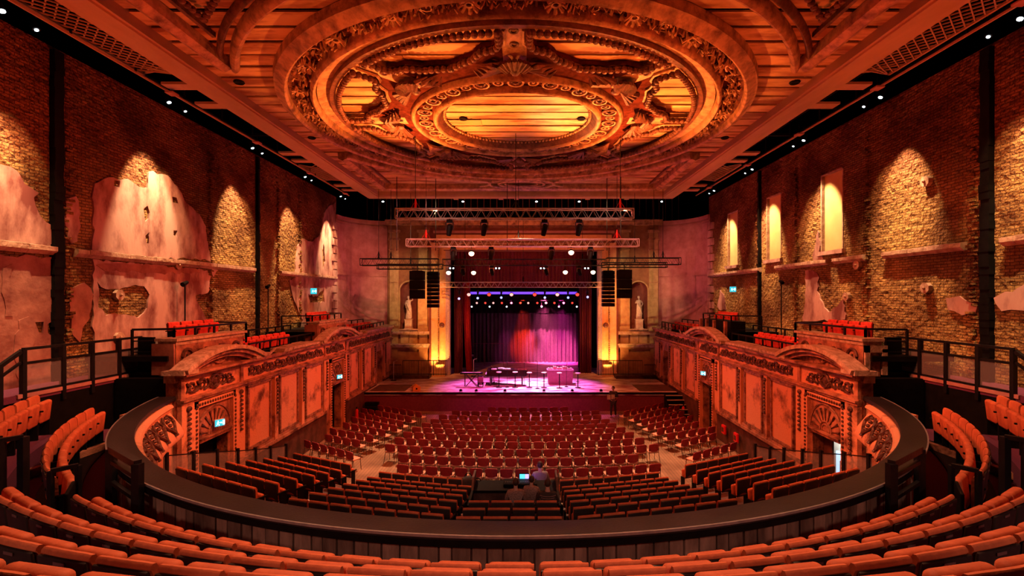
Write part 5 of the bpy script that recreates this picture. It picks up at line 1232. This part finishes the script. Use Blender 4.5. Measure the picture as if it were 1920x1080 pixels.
# loudspeaker columns
for lab, px0, px1, py0, py1, Y, n in (('flown black subwoofer stack on the left, two cabinets beside the statue', 769.5, 795.5, 508, 560.5, 29, 3), ('tall black line array column beside the left orange splay', 802, 823, 510, 577, 30, 9),
                          ('tall black line array column beside the right orange splay', 1129, 1151.5, 508, 575, 30, 9), ('flown black subwoofer stack on the right, beside the statue', 1157.5, 1183.5, 506, 559.5, 29, 3)):
    HG = wz(491.5, 29)-.2 if Y == 29 and px0 < 900 else (wz(490, 29)-.2 if Y == 29 else (wz(500, 30)-.15 if px0 < 900 else wz(497, 30)-.15))
    x0, x1, z1, z0 = wx(px0, Y), wx(px1, Y), wz(py0, Y), wz(py1, Y); xc = (x0+x1)/2
    t = thing('hung_loudspeaker', lab, 'loudspeaker', (xc, Y, z0)); hh = (z1-z0)/n
    for k in range(n): MB().rbox((0, .0, hh*(k+.5)), (x1-x0, .55, hh-.02), .02, 1).build('cabinet', M['black'], t); MB().box(-(x1-x0)/2+.05, (x1-x0)/2-.05, -.285, -.275, hh*k+.05, hh*(k+1)-.05).build('grille', M['black'], t)
    MB().bar((-.3, 0, z1-z0), (.3, 0, z1-z0), .06).bar((0, -.24, HG-z0), (0, .24, HG-z0), .04).tube([(0, 0, z1-z0), (0, 0, HG-z0)], .03, 5).build('rigging_frame', M['steel'], t)

# ================================================================== FIGURES
def skin_body(name, J, E, m, parent=None, extra=None, sub=1):
    """one continuous figure: joints {name:(x,y,z,r)}, edges; grown with a skin modifier"""
    me = bpy.data.meshes.new(name); bm = bmesh.new(); ly = bm.verts.layers.skin.verify(); V = {}
    for k, (x, y, z, r) in J.items():
        v = bm.verts.new((x, y, z)); rr = r if isinstance(r, tuple) else (r, r); v[ly].radius = rr; V[k] = v
    bm.verts.index_update()
    root = V['pelvis']; root[ly].use_root = True
    for a, b in E: bm.edges.new((V[a], V[b]))
    bm.to_mesh(me); bm.free()
    o = bpy.data.objects.new('tmp', me); COL.objects.link(o); o.modifiers.new('s', 'SKIN').use_smooth_shade = True
    sm = o.modifiers.new('u', 'SUBSURF'); sm.levels = sub; sm.render_levels = sub
    dg = bpy.context.evaluated_depsgraph_get(); m2 = bpy.data.meshes.new_from_object(o.evaluated_get(dg)); bpy.data.objects.remove(o)
    mb = MB(); mb.add([v.co[:] for v in m2.vertices], [tuple(p.vertices) for p in m2.polygons])
    if extra: extra(mb)
    return mb.build(name, m, parent, smooth=True)
def fingers(mb, wrist, d, side=1, r=.008):
    d = Vector(d).normalized(); u = d.orthogonal().normalized(); n_ = d.cross(u)
    w_ = Vector(wrist); mb.ball(w_+d*.045, (.035, .03, .045), 7, 5)
    for k, ln in enumerate((.070, .080, .076, .060)):
        b = w_+d*.07+u*(k-1.5)*.018; mb.tube([b, b+d*ln*.5+n_*.006, b+d*ln*.85+n_*.022], [r, r*.95, r*.7], 5)
    b = w_+d*.03+u*.032; mb.tube([b, b+(d+u).normalized()*.03+n_*.01, b+d*.055+u*.02+n_*.02], [r*1.2, r*1.1, r*.8], 5)
def face(mb, c, f, r=.1):
    f = Vector(f).normalized(); sd = Vector((0, 0, 1)).cross(f)
    c = Vector(c); mb.ball(c, (r*.80, r*.92, r*1.18), 12, 9)
    mb.tube([c+f*r*.80+Vector((0, 0, .02)), c+f*r*1.08-Vector((0, 0, .015)), c+f*r*.85-Vector((0, 0, .02))], [.008, .014, .006], 5)
    for q in (-1, 1): mb.ball(c+sd*q*r*.82, (.02, .025, .032), 6, 4); mb.ball(c+f*r*.84+sd*q*.032+Vector((0, 0, .015)), (.012, .012, .008), 5, 3)
    mb.tube([c+f*r*.84-sd*.025-Vector((0, 0, .045)), c+f*r*.89-Vector((0, 0, .047)), c+f*r*.84+sd*.025-Vector((0, 0, .045))], .006, 4)
def person(name, label, loc, rz, pose, top, legs, hair, stripes=None, sc=1.0):
    t = thing(name, label, 'person', loc, rz)
    if pose == 'sit': hip = .48; J = dict(pelvis=(0, 0, hip, .13), waist=(0, -.0, hip+.2, (.13, .11)), chest=(0, .01, hip+.40, (.17, .12)), neckb=(0, .02, hip+.56, (.07, .06)), neck=(0, .04, hip+.64, .052), head=(0, .06, hip+.72, .07))
    else: hip = .92; J = dict(pelvis=(0, 0, hip, .13), waist=(0, 0, hip+.2, (.12, .10)), chest=(0, .0, hip+.40, (.16, .12)), neckb=(0, 0, hip+.56, (.07, .06)), neck=(0, .01, hip+.63, .05), head=(0, .02, hip+.71, .07))
    E = [('pelvis', 'waist'), ('waist', 'chest'), ('chest', 'neckb'), ('neckb', 'neck'), ('neck', 'head')]
    for s, q in ((-1, 'l'), (1, 'r')):
        sh = hip+.50
        J['sh'+q] = (s*.19, 0, sh, .062); E.append(('chest', 'sh'+q))
        if pose == 'sit':
            J['el'+q] = (s*.27, .10, sh-.27, .042); J['wr'+q] = (s*.17, .34, sh-.30, .028)
            J['hp'+q] = (s*.10, .05, hip-.02, .09); J['kn'+q] = (s*.13, .46, hip-.01, .06); J['an'+q] = (s*.13, .44, .08, .04); J['to'+q] = (s*.13, .60, .035, .035)
        elif pose == 'carry':
            J['el'+q] = (s*.25, .02, sh-.29, .040); J['wr'+q] = (s*.16, .28, sh-.24, .028)
            J['hp'+q] = (s*.09, 0, hip-.06, .085); J['kn'+q] = (s*.10, .04+s*.06, .50, .06); J['an'+q] = (s*.10, -.02+s*.10, .08, .042); J['to'+q] = (s*.11, .14+s*.10, .035, .035)
        E += [('sh'+q, 'el'+q), ('el'+q, 'wr'+q), ('pelvis', 'hp'+q), ('hp'+q, 'kn'+q), ('kn'+q, 'an'+q), ('an'+q, 'to'+q)]
    def ex(mb):
        h = J['head']; face(mb, (h[0], h[1]+.01, h[2]+.03), (0, 1, 0), .098)
        for s, q in ((-1, 'l'), (1, 'r')): w_ = J['wr'+q]; fingers(mb, w_[:3], (0 if pose != 'carry' else -s*.3, 1, -.25))
    skin_body('body', J, E, M['skin'], t, ex)
    # clothes follow the body a little larger
    Jt = {k: v for k, v in J.items() if k[:2] in ('pe', 'wa', 'ch', 'sh', 'el') or k == 'neckb'}
    Jt = {k: (v[0], v[1], v[2], (v[3][0]+.045, v[3][1]+.06) if isinstance(v[3], tuple) else v[3]+.03) for k, v in Jt.items()}
    Et = [e for e in E if e[0] in Jt and e[1] in Jt]
    skin_body('top', Jt, Et, M[top], t)
    Jl = {k: (v[0], v[1], v[2], v[3]+.014 if not isinstance(v[3], tuple) else v[3]) for k, v in J.items() if k[:2] in ('pe', 'hp', 'kn', 'an')}
    skin_body('trousers', Jl, [e for e in E if e[0] in Jl and e[1] in Jl], M[legs], t)
    h = J['head']; hb = MB(); hb.ball((h[0], h[1]-.012, h[2]+.055), (.092, .105, .108), 12, 8); hb.build('hair', M[hair], t, smooth=True)
    if stripes:
        for k in range(4):
            z = J['chest'][2]+.10-k*.055; q = MB(); q.tube([(.235*cos(a)*(1-.02*k), .02+.20*sin(a), z) for a in [2*PI*i/24 for i in range(24)]], .008, 4, closed=True); q.build('stripe', M['cloth_pale'], t)
    t.scale = (sc, sc, sc); return t
z3 = stepz(3); dy_ = 13.1
person('person', 'seated person in a speckled brown top at the sound desk, leftmost', (wx(967, 12.9), 12.9, stepz(3)-.05), 0, 'sit', 'cloth_pale', 'cloth_dark', 'hair', sc=.96)
person('person', 'seated person between the two others at the sound desk, half hidden', (wx(996, 13.3), 13.3, stepz(3)-.05), -.2, 'sit', 'cloth_pale', 'cloth_dark', 'hair', sc=.9)
person('person', 'seated person with short hair and dark striped shirt at the sound desk', (wx(1027, 12.6), 12.6, stepz(3)+.0), 0, 'sit', 'cloth_dark', 'cloth_dark', 'hair', stripes=True, sc=.99)
person('person', 'seated person in a grey shirt just beyond the sound desk', (wx(1013, 15.6), 15.6, stepz(1)-.1), .15, 'sit', 'cloth_grey', 'cloth_dark', 'hair', sc=1.05)
person('person', 'standing person in dark clothes in front of the stage holding pale papers', (wx(1150, 27.6), 27.6, 0), 2.6, 'carry', 'cloth_dark', 'cloth_dark', 'hair')
t = thing('programmes', 'two pale leaflets held by the standing person before the stage', 'papers', (wx(1145, 27.3), 27.25, 1.22)); MB().rbox((-.11, 0, 0), (.2, .02, .27), .005, 1).build('leaflet', M['marble'], t); MB().rbox((.12, 0, .01), (.2, .02, .27), .005, 1).build('leaflet', M['marble'], t)
# seats of the desk crew
for i, (px, Y, zf) in enumerate(((967, 12.9, stepz(3)-.05), (996, 13.3, stepz(3)-.05), (1027, 12.6, stepz(3)), (1013, 15.6, stepz(1)-.1))):
    t = thing('stool', 'black stool under the %s seated crew member' % ('leftmost', 'middle', 'striped-shirted', 'grey-shirted')[i], 'stool', (wx(px, Y), Y, zf)); MB().tube([(0, 0, .33), (0, 0, .37)], .17, 14).build('seat', M['black'], t)
    for a in range(4): MB().tube([(.09*cos(a*PI/2), .09*sin(a*PI/2), .33), (.17*cos(a*PI/2), .17*sin(a*PI/2), 0)], .012, 5).build('leg', M['steel'], t)
# statues in the niches
for s in (-1, 1):
    sd = 'left' if s < 0 else 'right'; cx = s*8.41+.08
    pz = 4.58
    pd = thing('pedestal', 'pale square pedestal under the %s niche statue' % sd, 'pedestal', (cx, 35.05, pz)); MB().rbox((0, 0, .34), (.50, .42, .60), .015, 2).build('shaft', M['marble'], pd); MB().rbox((0, 0, .68), (.56, .48, .08), .02, 2).rbox((0, 0, .03), (.58, .48, .07), .02, 2).build('mouldings', M['marble'], pd)
    st = thing('statue', 'pale classical draped statue standing in the %s niche%s' % (sd, ', one arm raised to its head' if s < 0 else ', one hand on its hip'), 'statue', (cx, 35.05, pz+.72), 0)
    J = dict(pelvis=(0, 0, .88, .13), waist=(.02, 0, 1.05, .10), chest=(0, -.01, 1.25, (.14, .11)), neckb=(0, -.01, 1.38, (.06, .05)), neck=(-.01, -.01, 1.45, .042), head=(-.02, -.02, 1.54, .07))
    E = [('pelvis', 'waist'), ('waist', 'chest'), ('chest', 'neckb'), ('neckb', 'neck'), ('neck', 'head')]
    arms = (dict(shl=(-.16, 0, 1.34, .05), ell=(-.24, -.04, 1.08, .038), wrl=(-.16, -.12, .90, .025), shr=(.16, 0, 1.34, .05), elr=(.32, -.04, 1.38, .038), wrr=(.22, -.06, 1.60, .025)) if s < 0 else
            dict(shl=(-.16, 0, 1.34, .05), ell=(-.28, -.02, 1.14, .038), wrl=(-.16, -.12, 1.22, .025), shr=(.16, 0, 1.34, .05), elr=(.27, .0, 1.10, .04), wrr=(.17, -.08, .92, .027)))
    J.update(arms)
    for q in 'lr': E += [('chest', 'sh'+q), ('sh'+q, 'el'+q), ('el'+q, 'wr'+q)]
    for q, sx in (('l', -1), ('r', 1)):
        J['hp'+q] = (sx*.085, 0, .80, .09); J['kn'+q] = (sx*.09, -.06 if q == 'l' else 0, .45, .06); J['an'+q] = (sx*.08, 0, .08, .04); J['to'+q] = (sx*.10, -.12, .04, .03); E += [('pelvis', 'hp'+q), ('hp'+q, 'kn'+q), ('kn'+q, 'an'+q), ('an'+q, 'to'+q)]
    def ex(mb, J=J):
        h = J['head']; face(mb, (h[0], h[1], h[2]+.02), (0, -1, 0), .092)
        for q in 'lr': fingers(mb, J['wr'+q][:3], (0, -.6, -.5 if q == 'l' else .4))
        mb.ball((h[0], h[1]+.03, h[2]+.07), (.09, .09, .08), 10, 6)
    skin_body('figure', J, E, M['marble'], st, ex)
    rb = MB(); nseg = 30; prof = [(.0, .20, .16), (.12, .215, .17), (.45, .19, .15), (.75, .18, .14), (.95, .165, .13), (1.08, .14, .12), (1.22, .165, .135), (1.30, .17, .12)]; vs = []; fs = []
    for zi, (z, a, b) in enumerate(prof):
        for i in range(nseg):
            t_ = 2*PI*i/nseg; f_ = 1+.09*sin(i*2.7+z*2.2)*(1.25-z*.6); vs.append((a*f_*cos(t_)+.02*sin(z*3), b*f_*sin(t_), z+.02))
    for zi in range(len(prof)-1):
        for i in range(nseg): i2 = (i+1) % nseg; fs.append((zi*nseg+i, zi*nseg+i2, (zi+1)*nseg+i2, (zi+1)*nseg+i))
    rb.add(vs, fs); rb.build('robe', M['marble'], st, smooth=True)
    MB().tube([(.2, -.05, .35), (.05, -.17, .75), (-.14, -.10, 1.15), (-.17, .05, 1.34)], [.05, .06, .05, .03], 7).build('sash', M['marble'], st, smooth=True)

# ================================================================== ON THE STAGE
# grand piano, long side to the audience, keyboard at the left
Y = 31.9; x0, x1 = wx(914, Y), wx(989, Y); L_ = x1-x0
pn = thing('grand_piano', 'black grand piano on the stage with its keyboard to the left', 'piano', (x0, Y, SZ))
out = [(0, -.72), (.35, -.74), (L_*.75, -.74), (L_-.1, -.66), (L_, -.40), (L_-.05, -.1), (L_*.75, .12), (L_*.5, .30), (L_*.35, .62), (.35, .74), (0, .74)]
MB().prism(out, 'z', .62, .98).build('case', M['piano'], pn); lid = [(.35+(x-.35)*1.01 if x > .35 else .35, y*1.02) for x, y in out if x >= .3]
MB().prism(lid, 'z', .985, 1.02).build('lid', M['piano'], pn)
kb = MB().box(-.12, .3, -.70, .70, .66, .73); kb.build('key_bed', M['piano'], pn)
for k in range(52): MB().box(-.10, .05, -.68+k*.0262, -.68+k*.0262+.024, .73, .75).build('white_key', M['keys'], pn)
MB().box(.22, .26, -.4, .4, 1.0, 1.26).bar((.25, -.4, 1.0), (.4, -.4, 1.02), .02).build('music_stand', M['piano'], pn)
for x_, y_ in ((.25, -.6), (.25, .6), (L_-.35, -.35)): MB().tube([(x_, y_, 0), (x_, y_, .08), (x_, y_, .5), (x_, y_, .64)], [.04, .05, .075, .09], 8).build('leg', M['piano'], pn)
MB().bar((.45, -.1, 0.08), (.35, -.1, .62), .03).bar((.45, .1, .08), (.35, .1, .62), .03).box(.36, .5, -.14, .14, .05, .12).build('pedal_lyre', M['piano'], pn)
t = thing('piano_stool', 'low black stool at the piano keyboard', 'stool', (x0-.45, Y, SZ)); MB().rbox((0, 0, .47), (.34, .6, .09), .03, 2).build('seat', M['black'], t)
for a, b in ((-.13, -.25), (.13, -.25), (-.13, .25), (.13, .25)): MB().bar((a, b, 0), (a, b, .44), .035).build('leg', M['black'], t)
for k, (dx, dy, w_, d_) in enumerate(((.35, -.3, .35, .25), (.8, .1, .4, .3), (1.2, -.2, .5, .2))):
    t = thing('sheet_music', 'loose pink-lit papers lying on the piano lid, %s from the keyboard' % nth(k), 'papers', (x0+dx+.1, Y+dy, SZ+1.021)); MB().rbox((0, 0, .012), (w_, d_, .02), .004, 1).rbox((.04, .03, .03), (w_*.8, d_*.8, .015), .004, 1).build('sheets', M['marble'], t)
# keyboard on a cross stand
Y = 31.0; xa, xb = wx(863, Y), wx(905, Y); kc = (xa+xb)/2
kbd = thing('stage_keyboard', 'electric keyboard on the folding stand left of the piano', 'keyboard', (kc, Y, SZ+.80)); MB().rbox((0, 0, .06), (xb-xa, .34, .10), .02, 2).build('case', M['black'], kbd)
for k in range(40): MB().box(-.6+k*.03, -.6+k*.03+.027, -.14, .0, .11, .122).build('white_key', M['keys'], kbd)
t = thing('keyboard_stand', 'folding cross stand under the electric keyboard', 'stand', (kc, Y, SZ))
for y_ in (-.14, .14):
    MB().bar((-.35, y_, .02), (.35, y_, .78), .04).bar((.35, y_, .02), (-.35, y_, .78), .04).bar((-.42, y_, .02), (-.42, y_, .8), .035).bar((.42, y_, .02), (.42, y_, .8), .035).build('frame', M['chrome'], t)
MB().bar((-.42, -.14, .78), (-.42, .14, .78), .04).bar((.42, -.14, .78), (.42, .14, .78), .04).build('bearer', M['chrome'], t)
t = thing('effects_case', 'small pale equipment case beside the keyboard stand', 'case', (xb-.12, Y-.05, SZ+.28)); MB().rbox((0, 0, .17), (.30, .3, .36), .02, 2).build('box', M['purple_cloth'], t); MB().box(-.15, .15, -.16, -.152, .1, .13).build('strap', M['chrome'], t)
t = thing('case_table', 'low black table carrying the equipment case', 'table', (xb-.12, Y-.05, SZ)); MB().box(-.18, .18, -.18, .18, .25, .28).build('top', M['black'], t)
for a in (-.15, .15):
    for b in (-.15, .15): MB().bar((a, b, 0), (a, b, .25), .03).build('leg', M['black'], t)
# DJ desk
Y = 32.0; xa, xb = wx(1026, Y), wx(1074, Y); c = (xa+xb)/2; W_ = (xb-xa)/2
dj = thing('cloth_covered_desk', 'purple lit cloth covered desk right of the piano', 'desk', (c, Y, SZ)); MB().add([(-W_*.92, -.35, 0), (W_*.92, -.35, 0), (W_*.92, .35, 0), (-W_*.92, .35, 0), (-W_, -.4, .92), (W_, -.4, .92), (W_, .4, .92), (-W_, .4, .92)], [(0, 1, 5, 4), (1, 2, 6, 5), (2, 3, 7, 6), (3, 0, 4, 7), (4, 5, 6, 7), (3, 2, 1, 0)]).build('cloth', M['purple_cloth'], dj); MB().box(-W_-.03, W_+.03, -.43, .43, .92, .96).build('top', M['purple_cloth'], dj)
for k, (u, w_, h, lab) in enumerate(((-.85, .3, .10, 'left turntable'), (-.45, .22, .22, 'small upright mixer'), (-.05, .3, .14, 'laptop-sized unit'), (.4, .26, .2, 'upright white box'), (.78, .34, .09, 'right turntable'))):
    t = thing('desk_equipment', '%s on the purple lit cloth covered desk' % lab, 'equipment', (c+u*W_*.9, Y, SZ+.96)); MB().rbox((0, 0, h/2), (w_, .3, h), .015, 2).build('case', M['marble'], t); MB().tube([(0, 0, h), (0, 0, h+.03)], .1, 14).build('platter', M['chrome'], t)
# bar stools / music stools along the front
for i, (px, py) in enumerate(((935.5, 697), (966, 697), (992.5, 698), (1020, 698), (1049, 698.5), (1083.5, 699))):
    Y = 30.6 if i != 4 else 30.4; h = wz(py, Y)-SZ
    t = thing('bar_stool', 'slim pedestal stool with round pale top on the stage, %s from the left of six' % nth(i), 'stool', (wx(px, Y), Y, SZ), 0, 'pedestal stools')
    MB().tube([(0, 0, h-.06), (0, 0, h-.02), (0, 0, h)], [.14, .17, .15], 14).build('seat', M['marble'], t, smooth=True); MB().tube([(0, 0, .02), (0, 0, h-.05)], .03, 8).build('pole', M['black'], t)
    MB().tube([(0, 0, 0), (0, 0, .02), (0, 0, .05)], [.20, .19, .05], 14).build('base', M['chrome'], t); MB().torus((0, 0, h*.4), .11, .012, n=14, k=5).build('foot_ring', M['chrome'], t)
for i, (px, Y, h) in enumerate(((951, 30.7, 1.5), (1007.5, 30.3, 1.6), (983, 31.2, 1.4), (1062, 30.9, 1.3))):
    t = thing('microphone_stand', 'thin black microphone stand %s' % ('before the piano, left one', 'between piano and cloth covered desk', 'at the tail of the piano', 'before the cloth covered desk')[i], 'microphone stand', (wx(px, Y), Y, SZ)); MB().tube([(0, 0, 0), (0, 0, h)], .014, 6).build('pole', M['steel'], t)
    MB().tube([(0, 0, 0), (0, 0, .025)], .13, 12).build('base', M['black'], t); MB().tube([(0, 0, h), (0, -.03, h+.07), (0, -.05, h+.12)], [.014, .018, .028], 8).build('microphone', M['black'], t)
t = thing('tall_lit_pole', 'thin white pole standing upright behind the cloth covered desk', 'pole', (wx(1063, 34), 34, SZ)); MB().tube([(0, 0, 0), (0, 0, wz(621, 34)-SZ)], .022, 6).build('pole', M['white'], t); MB().tube([(0, 0, 0), (0, 0, .03)], .15, 12).build('base', M['black'], t)
for s, px in ((-1, 780),):
    t = thing('wedge_case', 'amber wedge case standing on the left front of the stage', 'case', (wx(780, 29.6), 29.6, SZ), .4); MB().prism([(-.22, 0), (.22, 0), (.26, .22), (0, .42), (-.22, .26)], 'y', -.2, .2).build('body', M['amber_box'], t); MB().box(-.05, .05, -.21, -.2, .1, .2).build('label_plate', M['black'], t)
for i, px in enumerate((864, 893, 947, 1020, 1073, 1127)):
    t = thing('floor_lamp_unit', 'small footlight clipped on the stage edge, %s from the left' % nth(i), 'footlight', (wx(px, 29.2), 29.2, SZ), 0, 'footlights'); MB().rbox((0, 0, .10), (.14, .16, .14), .03, 2).build('can', M['black'], t); MB().bar((-.09, 0, 0), (-.09, 0, .14), .02).bar((.09, 0, 0), (.09, 0, .14), .02).build('bracket', M['chrome'], t)
for i, (px, Y, h) in enumerate(((888, 35.0, 1.2), (738, 33.2, 1.3))):
    t = thing('pole_stand', ('pale angled stand behind the keyboard', 'pale post by the left statue bay')[i], 'stand', (wx(px, Y), Y, SZ)); MB().tube([(0, 0, 0), (.0, 0, h)], .03, 6).tube([(0, 0, h), (.25, 0, h+.1)], .02, 5).build('pole', M['white'], t); MB().tube([(0, 0, 0), (0, 0, .03)], .2, 12).build('base', M['black'], t)
t = thing('monitor_rack', 'low grey rack of gear at the back left of the stage', 'rack', (wx(884, 38.0), 38.0, SZ)); MB().rbox((0, 0, .7), (.5, .4, 1.35), .03, 1).build('case', M['steel'], t); MB().box(-.2, .2, -.21, -.2, 1.1, 1.25).build('display', M['plate'], t)
# stage beyond: thin frame
t = thing('goalpost_frame', 'thin dim metal frame at the back left of the stage', 'frame', (wx(908, 40), 40, SZ)); MB().bar((-1.6, 0, 1.9), (1.6, 0, 1.9), .04).build('crossbar', M['purple_cloth'], t)
for q in (-1.6, 0, 1.6): MB().bar((q, 0, 0), (q, 0, 1.9), .04).build('upright', M['purple_cloth'], t)

# ================================================================== SOUND DESK
zf = stepz(2); xa, xb = wx(890, 14.4), wx(1042, 14.4)
dk = thing('sound_desk', 'black mixing desk booth in the middle of the stalls with a glowing screen', 'mixing desk', ((xa+xb)/2, 14.4, zf)); w_ = (xb-xa)/2; top = wz(911, 14.4)-zf
MB().box(-w_, w_, -.35, .45, top-.08, top).build('counter', M['black'], dk)
MB().box(-w_+.05, w_-.05, -.30, -.24, .0, top-.08).build('back_panel', M['curtain_dk'], dk)
MB().box(-w_, w_, -.33, -.29, top-.32, top-.06).build('cable_tray', M['dado'], dk)
for s in (-1, 1):
    MB().box(s*w_, s*(w_+.06), -1.4, .5, -.3, top+.02).build('side_wall', M['black'], dk)
    MB().prism([(.5, top), (.5, top+.30), (-.1, top+.30), (-.4, top)], 'x', s*w_, s*(w_+.06)).build('wing', M['dado'], dk)
MB().rbox((.15, .1, top+.05), (1.0, .45, .10), .02, 2).build('mixer', M['black'], dk)
fad = MB()
for k in range(14): fad.box(-.3+k*.065, -.27+k*.065, -.05, .0, top+.1, top+.13)
fad.build('fader_bank', M['plate'], dk)['kind'] = 'stuff'
t = thing('desk_monitor', 'glowing cyan and violet monitor on the mixing desk', 'monitor', (wx(983, 14.7), 14.75, zf+top+.0)); MB().rbox((0, .03, .14), (.32, .04, .2), .01, 1).tube([(0, .05, 0), (0, .05, .15)], .02, 6).build('case', M['black'], t)
MB().box(-.14, .02, .0, .008, .06, .22).build('screen_left', M['screen'], t); MB().box(.025, .14, .0, .008, .06, .22).build('screen_right', M['screen2'], t)
l = bpy.data.lights.new('screen_glow', 'AREA'); l.energy = 2.5; l.color = (.55, .22, 1); l.size = .35; o = bpy.data.objects.new('screen_glow', l); COL.objects.link(o); o.location = (wx(983, 14.9), 15.0, zf+top+.25); o.rotation_euler = (PI/2+.1, 0, 0); o.rotation_euler = (rad(100), 0, 0)
for i, (px, Y) in enumerate(((872, 15.2), (889, 14.8))):
    t = thing('kit_bag', 'dark bulky bag heaped at the left end of the sound desk, %s one' % ('left', 'right')[i], 'bag', (wx(px, Y)+.1, Y, zf if i == 0 else zf)); MB().rbox((0, 0, .36), (.36, .35, .72), .1, 3).build('body', M['cloth_dark'], t, smooth=True); MB().torus((0, 0, .73), .1, .015, 'y', 12, 5, 0, PI).build('handle', M['black'], t)

# ------------------------------------------------------------------ stage haze lit by the lamps
hz = MB().rbox((1.0, 39.5, 3.3), (7.2, 4.6, 4.4), 1.2, 4); o = hz.build('stage_haze', None); tag(o, 'pink and violet lit haze drifting at the back of the stage', 'haze', None, 'stuff')
m = bpy.data.materials.new('haze'); N, L = nodes(m)
for n in list(N):
    if n.type != 'OUTPUT_MATERIAL': N.remove(n)
vs = N.new('ShaderNodeVolumeScatter'); vs.inputs['Density'].default_value = .022; vs.inputs['Anisotropy'].default_value = .2
L.new(vs.outputs[0], [n for n in N if n.type == 'OUTPUT_MATERIAL'][0].inputs['Volume']); o.data.materials.append(m)
